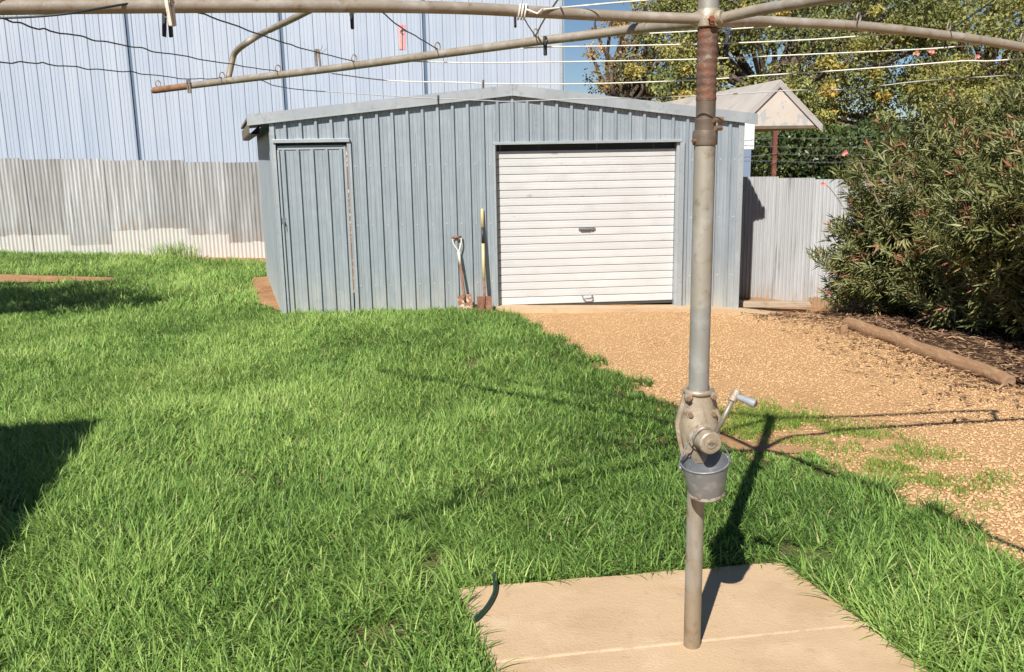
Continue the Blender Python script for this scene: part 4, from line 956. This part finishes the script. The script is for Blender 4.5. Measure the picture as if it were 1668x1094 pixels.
bk_top = PP(pole_h(733) , .002, -.115)
BK = tag(empty('bucket', bk_top), 'small dented galvanised bucket hanging from the hoist crank', 'bucket'); BK.rotation_euler = (R(9), R(-7), 0)
prof = [(.0805, 0), (.079, -.010), (.071, -.060), (.0625, -.108), (.061, -.112)]
def lathe(pr, seg=32): return [[(r * math.cos(a), r * math.sin(a), z) for a in np.linspace(0, 2 * math.pi, seg, endpoint=False)] for r, z in pr]
MB().loft(lathe(prof + [(.059, -.112), (.061, -.107), (.0695, -.060), (.0775, -.010), (.079, 0)]), cap=False).build('wall', M['bucket'], BK, local=True, smooth=True, angle=40)
MB().loft(lathe([(.0615, -.109), (.063, -.117), (.063, -.121), (.004, -.121)])).build('base', M['bucket_base'], BK, local=True, smooth=True, angle=40)
MB().tube([(.0805 * math.cos(a), .0805 * math.sin(a), 0) for a in np.linspace(0, 2 * math.pi, 41)], .0032, 8).build('rim', M['bucket'], BK, local=True, smooth=True)
bt = (np.array(PP(pole_h(703), .012, -.085)) - bk_top) + np.array([0, 0, .037])
hp = [np.array([-.084, 0, -.012]), np.array([-.080, .006, .02]), np.array([-.052, .02, .06]), bt + np.array([-.012, 0, .002]), bt + np.array([.022, 0, -.002]), np.array([.066, .022, .045]), np.array([.084, .006, .01]), np.array([.084, 0, -.012])]
MB().tube(curve_pts(hp, 48), .0022, 8).build('bail', M['steel_wire'], BK, local=True, smooth=True)
for sg in (-1, 1): MB().tube([(sg * .078, 0, -.013), (sg * .089, 0, -.013)], .008, 10).build('ear', M['bucket'], BK, local=True, smooth=True)

# ------------------------------------------------------------------ spades
def frame_on(base, top): 
    ax = top - base; L = np.linalg.norm(ax); ax = ax / L; sx = SD - ax * (SD @ ax); sx /= np.linalg.norm(sx); return ax, sx, np.cross(sx, ax), L
def blade(mb, base, ax, sx, nn, w, h, curve=.012):
    n = 7; F, B = [], []
    for k in range(n):
        u = (k / (n - 1) - .5) * 2; off = nn * (curve * (1 - u * u) * -1)
        F.append((base + sx * w * .5 * u + off, base + sx * w * .5 * u + ax * h + off * .8))
    v0 = len(mb.v)
    for (a, b) in F: mb.v += [tuple(a), tuple(b), tuple(a + nn * .004), tuple(b + nn * .004)]
    for k in range(n - 1):
        a = v0 + 4 * k; b = a + 4
        mb.f += [(a, b, b + 1, a + 1), (a + 3, b + 3, b + 2, a + 2), (a + 1, b + 1, b + 3, a + 3), (a, a + 2, b + 2, b)]
    mb.f += [(v0, v0 + 1, v0 + 3, v0 + 2), (v0 + 4 * (n - 1), v0 + 4 * (n - 1) + 2, v0 + 4 * (n - 1) + 3, v0 + 4 * (n - 1) + 1)]
b1 = sp(-.385, 0.005, .17); t1 = sp(-.475, .905, .042)
S1 = tag(empty('spade', b1), 'short spade with cream D handle and flaking rusty blade leaning on the shed', 'spade')
ax, sx, nn, L = frame_on(b1, t1)
m = MB(); blade(m, b1, ax, sx, nn, .165, .20); m.build('blade', M['spade_flaky'], S1, smooth=True, angle=30)
MB().tube([b1 + ax * .12, b1 + ax * .22, b1 + ax * .57], [.013, .017, .0145], 10).build('socket', M['spade_rust'], S1, smooth=True)
MB().tube([b1 + ax * .55, b1 + ax * .70], [.017, .0165], 10).build('shaft', M['shaft_white'], S1, smooth=True)
for sg in (-1, 1): MB().tube(curve_pts([b1 + ax * .69, b1 + ax * .73 + sx * sg * .012, b1 + ax * .80 + sx * sg * .044, b1 + ax * .86 + sx * sg * .05, b1 + ax * .875 + sx * sg * .05], 16), .009, 8).build('handle_fork', M['shaft_white'], S1, smooth=True)
MB().tube([b1 + ax * .872 - sx * .058, b1 + ax * .872 + sx * .058], .015, 10).build('grip', M['spade_rust'], S1, smooth=True)
b2 = sp(-.175, -.005, .19); t2 = sp(-.168, 1.185, .045)
S2 = tag(empty('spade', b2), 'long handled spade with yellow shaft and black band beside the roller door', 'spade')
ax, sx, nn, L = frame_on(b2, t2)
m = MB(); blade(m, b2, ax, sx, nn, .17, .19); m.build('blade', M['spade_rust'], S2, smooth=True, angle=30)
MB().tube([b2 + ax * .05, b2 + ax * .17, b2 + ax * .38], [.006, .015, .017], 10).build('socket', M['spade_rust'], S2, smooth=True)
MB().tube([b2 + ax * .375, b2 + ax * .80], .018, 10).build('shaft', M['shaft_yellow'], S2, smooth=True)
MB().tube([b2 + ax * .80, b2 + ax * .985], .0185, 10).build('band', M['black_grip'], S2, smooth=True)
MB().tube([b2 + ax * .985, b2 + ax * (L - .01), b2 + ax * L], [.018, .018, .012], 10).build('shaft', M['shaft_yellow'], S2, smooth=True)
# hose
hp = [gnd(806, 944, .02), gnd(807, 958, .035), gnd(803, 972, .034), gnd(792, 990, .034), gnd(776, 1007, .034), gnd(764, 1018, .02)]
hp[0] = hp[0] + Z1 * .03
tag(MB().tube(curve_pts(hp, 30), .0095, 12).build('garden_hose', M['hose'], smooth=True), 'dark green garden hose end on the corner of the concrete pad', 'hose')

# ------------------------------------------------------------------ log, stake, mulch
la, lb = gnd(1380, 531), gnd(1645, 630); lh = .066
LG = tag(empty('log', (la + lb) / 2), 'long weathered timber log edging the bed under the oleander', 'log')
ld = (lb - la); ll = np.linalg.norm(ld); ld /= ll
cen = [la + ld * ll * t + Z1 * (lh * .6 + gz(*(la + ld * ll * t)[:2])) for t in np.linspace(0, 1, 26)]
rings = []
lu = np.cross(ld, Z1); lw_ = np.cross(lu, ld)
for i, c in enumerate(cen):
    t = i / 25; c = c + lu * .010 * math.sin(i * .55) + Z1 * .005 * math.sin(i * .9); rg_ = []
    for k in range(26):
        a_ = 2 * math.pi * k / 26
        rr_ = lh * (1.06 - .14 * t) * (1 + .10 * (float(vnoise(i * .22, k * .5, 1.0, 61)) - .5) + .05 * (float(vnoise(i * .9, k * 1.3, 1.0, 62)) - .5))
        if k in (5, 6) and 3 < i < 22: rr_ *= .90                 # long drying split
        if i in (0, 25): rr_ *= .93
        rg_.append(c + (lu * math.cos(a_) + lw_ * math.sin(a_)) * rr_)
    rings.append(rg_)
MB().loft(rings, cap=False).build('trunk', M['log'], LG, smooth=True)
for rg_, sg in ((rings[0], -1), (rings[-1], 1)):
    cc_ = sum(rg_) / len(rg_)
    MB().loft([rg_, [p * .6 + cc_ * .4 + ld * .004 * sg for p in rg_], [p * .1 + cc_ * .9 - ld * .004 * sg for p in rg_]], cap=True).build('end_grain', M['log_end'], LG)
sk = gnd(1374, 541)
tag(MB().hexa([sk + np.array(q) for q in ((-.04, -.03, -.1), (.04, -.03, -.1), (.04, .03, -.1), (-.04, .03, -.1))], [sk + np.array(q) for q in ((-.035, -.02, .075), (.03, -.025, .09), (.035, .03, .08), (-.03, .03, .06))]).build('timber_stake', M['log'], bevel=.006), 'short timber stub holding the far end of the log', 'stake')
BED = [tuple(la[:2] + [.05, .1]), tuple(lb[:2] + [.05, 0]), (4.6, 5.6), (9, 5.0), (9, 12.5), (4.6, 12.0), (4.0, 10.9), (3.75, 10.0)]
def bed_sheet():
    xs = np.arange(3.4, 9.01, .15); ys = np.arange(5.0, 12.51, .15); X, Y = np.meshgrid(xs, ys)
    Z = gz(X, Y) + .035 * vnoise(X, Y, .5, 41) + .015
    c = in_poly(X.ravel(), Y.ravel(), BED); nx = len(xs); i, j = np.meshgrid(np.arange(nx - 1), np.arange(len(ys) - 1)); a = (j * nx + i).ravel()
    Q = np.stack([a, a + 1, a + nx + 1, a + nx], 1); return tri_mesh('garden_bed', np.stack([X.ravel(), Y.ravel(), Z.ravel()], 1), Q[c[Q].all(1)], M['mulch'], smooth=True)
tag(link('garden_bed', bed_sheet()), 'dark mulch bed under the oleander', kind='structure')
def leaf_quads(P, D, Nn, L, W, rnd, bend=0.0):
    """pointed leaves: base P, direction D, face normal Nn"""
    D = D / np.linalg.norm(D, axis=1, keepdims=True); S = np.cross(D, Nn); S /= np.linalg.norm(S, axis=1, keepdims=True) + 1e-9
    U = np.cross(S, D); n = len(P); L = L[:, None]; W = W[:, None]
    V = np.stack([P, P + D * L * .45 + S * W * .5 + U * L * .04, P + D * L - U * L * bend, P + D * L * .45 - S * W * .5 + U * L * .04], 1).reshape(-1, 3)
    a = np.arange(n) * 4; return V, np.concatenate([np.stack([a, a + 1, a + 2], 1), np.stack([a, a + 2, a + 3], 1)]), np.repeat(rnd, 4)
n = 17000; x = rng.uniform(2.7, 6.2, n); y = rng.uniform(5.6, 11, n)
inb = in_poly(x, y, BED); dlog = np.abs((x - la[0]) * ld[1] - (y - la[1]) * ld[0])
k = inb | (in_poly(x, y, GRAVEL) & (rng.uniform(0, 1, n) < .95 * np.exp(-dlog / .34) * (.25 + 1.3 * vnoise(x, y, .45, 44)) * (x > 2.7)))
x, y = x[k], y[k]; n = len(x)
P = np.stack([x, y, gz(x, y) + np.where(in_poly(x, y, BED), .05, .018)], 1); a = rng.uniform(0, 6.28, n)
D = np.stack([np.cos(a), np.sin(a), rng.normal(0, .18, n)], 1); Nn = np.stack([rng.normal(0, .3, n), rng.normal(0, .3, n), np.ones(n)], 1)
lv = leaf_quads(P, D, Nn, rng.uniform(.04, .12, n), rng.uniform(.010, .022, n), rng.uniform(0, 1, n))
tag(link('leaf_litter', tri_mesh('leaf_litter', lv[0], lv[1], M['litter'], {'rnd': lv[2]})), 'brown dry leaves and bark lying along the log and bed', 'leaf litter', kind='stuff')

# ================================================================== PLANTS
def rand_dirs(n): 
    v = rng.normal(0, 1, (n, 3)); return v / np.linalg.norm(v, axis=1, keepdims=True)
def oleander():
    ell = [((5.05, 9.6, 1.22), (1.55, 1.25, 1.02)), ((5.75, 8.05, 1.52), (1.55, 1.45, .98)), ((6.4, 9.4, 1.62), (1.9, 1.7, 1.05)), ((4.35, 9.95, .72), (.85, .7, .62)), ((6.3, 7.2, 1.6), (1.35, 1.2, 1.0)), ((4.75, 8.75, 1.25), (.8, .75, .75)), ((4.75, 8.3, .95), (.85, .85, .62)), ((5.2, 7.1, 1.15), (.95, .9, .72)), ((5.9, 6.9, 1.0), (1.0, .8, .7)), ((5.6, 9.0, .7), (1.3, 1.3, .6)), ((5.0, 8.2, .55), (.9, .9, .4)), ((5.6, 7.3, .62), (1.1, .9, .42)), ((4.7, 9.6, .5), (1.1, .8, .45)), ((4.38, 10.1, .3), (.75, .6, .5)), ((5.3, 10.2, .5), (1.5, .8, .7)), ((5.0, 6.9, 1.4), (1.25, .9, .75)), ((4.65, 7.8, 1.2), (.95, .85, .62)), ((4.6, 8.7, .45), (.65, 1.0, .42)), ((4.9, 7.6, .5), (.6, .8, .4))]
    wts = np.array([e[1][0] * e[1][1] + e[1][0] * e[1][2] for e in ell]); wts /= wts.sum()
    base = np.array([5.4, 9.0, 0.1]); tips, dirs = [], []
    for (c, r), w in zip(ell, wts):
        n = int(10500 * w); d = rand_dirs(n)
        rad = rng.uniform(.50, 1.06, n) ** .55
        lump = 0.80 + .36 * vnoise(d[:, 0] * 2.2 + d[:, 2] * 1.7, d[:, 1] * 2.2 - d[:, 2], .62, int(c[0] * 10))
        p = np.array(c) + d * np.array(r) * (rad * lump)[:, None]
        out = d * [1, 1, .6] + np.array([0, 0, .65]) + rng.normal(0, .25, (n, 3))
        k = (p[:, 2] > .05) & (p[:, 0] < 7.0); tips.append(p[k]); dirs.append(out[k])
    tips, dirs = np.concatenate(tips), np.concatenate(dirs); dirs /= np.linalg.norm(dirs, axis=1, keepdims=True)
    m = 15; n = len(tips)
    T = np.repeat(tips, m, 0); Dr = np.repeat(dirs, m, 0); N = n * m
    f = np.tile(np.arange(m) / m, n) + rng.uniform(-.03, .03, N)
    side = rand_dirs(N); side -= Dr * (side * Dr).sum(1, keepdims=True); side /= np.linalg.norm(side, axis=1, keepdims=True)
    op = np.interp(f, [0, .75, 1], [1.15, .75, .2]) + rng.normal(0, .15, N)
    LD = Dr * np.cos(op)[:, None] + side * np.sin(op)[:, None] + np.array([0, 0, -.08])
    P = T + Dr * ((f - .8) * .26)[:, None]
    L = rng.uniform(.10, .165, N) * np.interp(f, [0, .8, 1], [1, 1, .6]); W = L * rng.uniform(.125, .175, N)
    shoot = np.repeat(np.clip(rng.normal(.50, .17, n), 0, .9), m)
    rnd = np.clip(shoot + rng.normal(0, .09, N), 0, .92)
    red = np.repeat(rng.uniform(0, 1, n) < .15, m) & (f > .68); rnd = np.where(red, rng.uniform(.95, 1, N), rnd)
    v = leaf_quads(P, LD, Dr + side * .2, L, W, rnd, .10)
    root = tag(empty('oleander_shrub', (5.4, 9.0, 0.05)), 'big dense oleander shrub with narrow olive leaves above the log', 'shrub')
    link('foliage', tri_mesh('foliage', v[0], v[1], M['oleander'], {'rnd': v[2]}), root)
    sel = rng.choice(n, 170, replace=False)
    for i in range(34):
        t = tips[sel[i]]; b0 = np.array([t[0] * .55 + 5.5 * .45 + rng.normal(0, .2), t[1] * .55 + 8.9 * .45 + rng.normal(0, .2), .02])
        midp = b0 * .45 + t * .55 + np.array([rng.normal(0, .1), rng.normal(0, .1), -.12])
        MB().tube(curve_pts([b0, midp, t], 10), [.022, .020, .018, .016, .014, .013, .012, .011, .010, .009, .008][:len(curve_pts([b0, midp, t], 10))], 6).build('stem', M['stem'], root, smooth=True)
    # twigs of the outer shoots
    tw = MB()
    for i in sel[34:]: tw.tube([tips[i] - dirs[i] * .42 - Z1 * .05, tips[i] - dirs[i] * .1], [.006, .003], 5, cap=False)
    tag(tw.build('twigs', M['stem'], root), kind='stuff')
    for px, py, d in ((1341, 297, 9.5), (1376, 250, 9.4), (1492, 86, 9.3), (1516, 85, 9.2), (1593, 93, 9.1)):
        c = at(px, py, d); fm = MB()
        for h in range(3):
            cc = c + rng.normal(0, .013, 3)
            for q in range(5):
                a0 = q * 1.257 + h; dd = np.array([math.cos(a0), -.5, math.sin(a0)]); ss = np.array([-math.sin(a0), 0, math.cos(a0)])
                fm.poly([cc, cc + dd * .013 + ss * .009, cc + dd * .024, cc + dd * .013 - ss * .009])
        fm.build('flower', M['flower'], root)
        MB().tube(curve_pts([c, c + np.array([.14, .05, -.12]), c + np.array([.42, .1, -.5])], 8), .004, 5).build('flower_stalk', M['stem'], root, smooth=True)
oleander()

def leafy_tree(name, label, trunk_base, clumps, leaf_m, per, leaf, root_loc, limb_from, spread=.55, bias=None, cat='tree', group=None, bare=0):
    root = tag(empty(name, root_loc), label, cat, group)
    C_, Rr_, K_ = clumps
    n = len(C_); tot = n * per
    P = np.repeat(C_, per, 0) + rand_dirs(tot) * (np.repeat(Rr_, per) * rng.uniform(.2, 1, tot) ** .5)[:, None] * [1.15, 1.15, .75]
    D = rand_dirs(tot) + [0, 0, -.35]; Nn = rand_dirs(tot) + [0, -.3, .8]
    L = rng.uniform(leaf[0], leaf[1], tot); W = L * rng.uniform(.45, .7, tot)
    rnd = np.clip(np.repeat(K_, per) + rng.normal(0, .13, tot), 0, 1)
    v = leaf_quads(P, D, Nn, L, W, rnd, .1)
    link('crown', tri_mesh('crown', v[0], v[1], leaf_m, {'rnd': v[2]}), root)
    tb = np.array(trunk_base); fork = np.array(limb_from)
    tm = MB(); tm.tube(curve_pts([tb, tb * .5 + fork * .5 + np.array([.1, 0, 0]), fork], 10), np.linspace(.30, .2, len(curve_pts([tb, tb, fork], 10))), 10)
    tm.build('trunk', M['bark'], root, smooth=True)
    pick = rng.choice(n, min(26 + bare, n), replace=False)
    for i in pick:
        c = C_[i]; md = fork * .5 + c * .5 + np.array([rng.normal(0, .3), rng.normal(0, .3), -.25 * spread])
        pts = curve_pts([fork, md, c, c + (c - md) * .25 + rng.normal(0, .15, 3)], 15)
        MB().tube(pts, np.linspace(.10, .015, len(pts)), 6).build('limb', M['bark'], root, smooth=True)
    return root
def px_clumps(n, xr, yr, dr, keep, rad, kcol):
    """clump centres spread through the crown's volume (given by its extent seen from the yard and its depth range)"""
    C_, Rr_, K_ = [], [], []
    while len(C_) < n:
        x, y, d = random.uniform(*xr), random.uniform(*yr), random.uniform(*dr)
        if not keep(x, y): continue
        C_.append(at(x, y, d)); Rr_.append(random.uniform(*rad)); K_.append(kcol(x, y))
    return np.array(C_), np.array(Rr_), np.array(K_)
def keepA(x, y):
    left = 1050 + 30 * math.sin(y * .05)
    if x < left: return False
    return float(vnoise(x, y, 48, 51)) > .33
def colA(x, y):
    v = float(vnoise(x, y, 45, 71)); return .22 + .46 * v + random.uniform(-.06, .06)
def mixc(a, b): return tuple(np.concatenate([p, q]) for p, q in zip(a, b))
leafy_tree('yellowing_tree', 'large green tree with yellow seed clusters behind the carport', (7.6, 24.5, 0),
           mixc(px_clumps(560, (1000, 1520), (-130, 235), (22, 27.5), keepA, (.3, .68), colA),
                px_clumps(34, (1000, 1520), (-60, 215), (21.6, 23), keepA, (.14, .3), lambda x, y: random.uniform(.72, .95))),
           M['tree_leaf'], 190, (.06, .125), (7.6, 24.5, 0), (6.9, 24.6, 3.2), bare=14)
leafy_tree('autumn_tree', 'thin tree with orange autumn leaves showing sky beside the warehouse', (3.4, 29, 0),
           px_clumps(60, (950, 1075), (14, 175), (26, 28), lambda x, y: x > 968 + 18 * math.sin(y * .06) - (16 if y > 100 else 0) and random.random() < .6, (.22, .45), lambda x, y: random.uniform(.3, .95)),
           M['orange_leaf'], 95, (.06, .12), (3.4, 29, 0), (3.6, 28, 3.0), bare=14)
leafy_tree('roadside_tree', 'green and gold tree behind the oleander at the frame edge', (13.5, 24, 0),
           px_clumps(280, (1480, 1790), (-120, 230), (21, 26), lambda x, y: float(vnoise(x, y, 60, 57)) > .28 and not (y > 20 and y < 110 and x > 1560 and random.random() < .6), (.4, .75), lambda x, y: .14 + .55 * float(vnoise(x, y, 40, 72))),
           M['tree_leaf'], 240, (.06, .125), (13.5, 24, 0), (12.6, 24, 3.0))
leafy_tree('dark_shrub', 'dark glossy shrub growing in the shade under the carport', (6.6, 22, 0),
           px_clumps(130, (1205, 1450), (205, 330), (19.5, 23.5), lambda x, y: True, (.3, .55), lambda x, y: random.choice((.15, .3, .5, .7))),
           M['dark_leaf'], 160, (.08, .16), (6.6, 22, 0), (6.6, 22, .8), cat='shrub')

# ================================================================== CARPORT NEXT DOOR
def level_pt(px, py, z):
    r = ray(px, py); return CAM + r * ((z - CAMH) / r[2])
AP = at(1270, 134, 15.5); zr = AP[2]; RE = level_pt(1080, 170, zr)      # ridge: apex and its far end
cp = tag(empty('carport', (AP[0], AP[1], 0)), 'small gabled carport with flaking cream gable seen over the side fence', 'carport')
rv = RE - AP; rv[2] = 0; rl = min(np.linalg.norm(rv), 9.0); rv = rv / np.linalg.norm(rv)
gv_ = np.array([-rv[1], rv[0], 0]); gv_ = gv_ if gv_[0] > 0 else -gv_                  # across the gable, to the right
ez = at(1335, 203, 15.5)[2]
def onplane(px, py):
    r = ray(px, py); t = ((AP - CAM) @ rv) / (r @ rv); return CAM + r * t
rw = (onplane(1335, 203) - AP) @ gv_; lw = -rw * 1.0
GR = np.array([*(AP + gv_ * rw)[:2], ez]); GL = np.array([*(AP + gv_ * lw)[:2], ez])
MB().poly([GL, GR, AP - Z1 * .02]).poly([GL + rv * .04, AP - Z1 * .02 + rv * .04, GR + rv * .04]).build('gable', M['carport_wall'], cp)
for E_, nm in ((GL, 'l'), (GR, 'r')):
    d = (E_ - AP); ex = d * 1.06; up_ = Z1 * .03
    A0 = AP - rv * .035 + Z1 * .02; B0 = AP + ex - rv * .035 + Z1 * .02
    MB().hexa([A0, B0, B0 + rv * rl, A0 + rv * rl], [A0 + up_, B0 + up_, B0 + rv * rl + up_, A0 + rv * rl + up_]).build('roof_sheet', M['carport_roof'], cp)
    MB().hexa([A0 - Z1 * .10, B0 - Z1 * .10, B0 - Z1 * .10 + rv * .03, A0 - Z1 * .10 + rv * .03], [A0 - Z1 * .003, B0 - Z1 * .003, B0 - Z1 * .003 + rv * .03, A0 - Z1 * .003 + rv * .03]).build('barge_board', M['carport_trim'], cp)
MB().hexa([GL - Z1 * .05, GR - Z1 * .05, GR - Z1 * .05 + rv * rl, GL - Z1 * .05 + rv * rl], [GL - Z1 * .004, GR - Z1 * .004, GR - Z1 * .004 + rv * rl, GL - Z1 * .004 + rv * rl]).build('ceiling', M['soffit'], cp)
for k, (E_, s_) in enumerate(((GL, .1), (GL, .1), (GL, .1), (GR, -.15))):
    p = E_ + gv_ * s_ + rv * (.1, rl * .5, rl - .2, rl - .2)[k]
    MB().box(np.array([p[0] - .06, p[1], -.1]), (.12, 0, 0), (0, .12, 0), (0, 0, ez)).build('post', M['blue_post'], cp)
wp = at(1216, 222, 15.3)
MB().box(wp + np.array([-.14, 0, -.22]), (.28, 0, 0), (0, .1, 0), (0, 0, .45)).build('post_cap', M['white_paint'], cp, bevel=.01)
MB().box(np.array([wp[0] - .06, wp[1], 0]), (.15, 0, 0), (0, .12, 0), (0, 0, wp[2] - .22)).build('post', M['blue_post'], cp)

# ================================================================== WHAT THROWS THE SHADE ON THE LEFT
hh = 2.6; sh = np.array([LDIR[0], LDIR[1], 0]) / -LDIR[2]
k1 = gnd(172, 686) - sh * hh; k2 = gnd(20, 925) - sh * hh
ed = (k2 - k1); ed[2] = 0; ed /= np.linalg.norm(ed); el_ = np.array([ed[1], -ed[0], 0]); el_ = el_ if el_[0] < 0 else -el_
hs_root = tag(empty('house_wing', k1 + ed * 2 + el_ * 2), 'house wing whose flat roof shades the lawn edge', 'house')
RC = [k1, k1 + ed * 5.0, k1 + ed * 5.0 + el_ * 4.5, k1 + el_ * 4.5]
MB().hexa([c * [1, 1, 0] + Z1 * (hh - .12) for c in RC], [c * [1, 1, 0] + Z1 * hh for c in RC]).build('roof', M['roof_iron'], hs_root)
WC = [k1 + ed * .4 + el_ * .4, k1 + ed * 4.6 + el_ * .4, k1 + ed * 4.6 + el_ * 4.1, k1 + ed * .4 + el_ * 4.1]
for j in range(12):
    z0 = j * .205; o = .012
    MB().hexa([c * [1, 1, 0] + Z1 * z0 for c in WC], [(c + (sum(WC) / 4 - c) * .006) * [1, 1, 0] + Z1 * (z0 + .203) for c in WC]).build('weatherboard', M['weatherboard'], hs_root)
wq = WC[0] + ed * 1.5 - el_ * .03
MB().box(wq * [1, 1, 0] + Z1 * 1.0, ed * 1.1, el_ * .02, Z1 * 1.0).build('window', M['glass'], hs_root)
cc = gnd(70, 487) - sh * 2.7
cl = np.array([cc * [1, 1, 0] + Z1 * 2.7 + np.array(q) for q in [(rng.normal(0, .95), rng.normal(0, .55), rng.normal(0, .35)) for _ in range(60)]])
cl[:, 0] = np.minimum(cl[:, 0], -0.62 * cl[:, 1] - .35)
leafy_tree('lemon_tree', 'round leafy tree shading the far left of the lawn', (cc[0], cc[1], 0), (cl, rng.uniform(.22, .4, 60), rng.uniform(.2, .6, 60)), M['dark_leaf'], 110, (.07, .12), (cc[0], cc[1], 0), (cc[0], cc[1], 1.3))
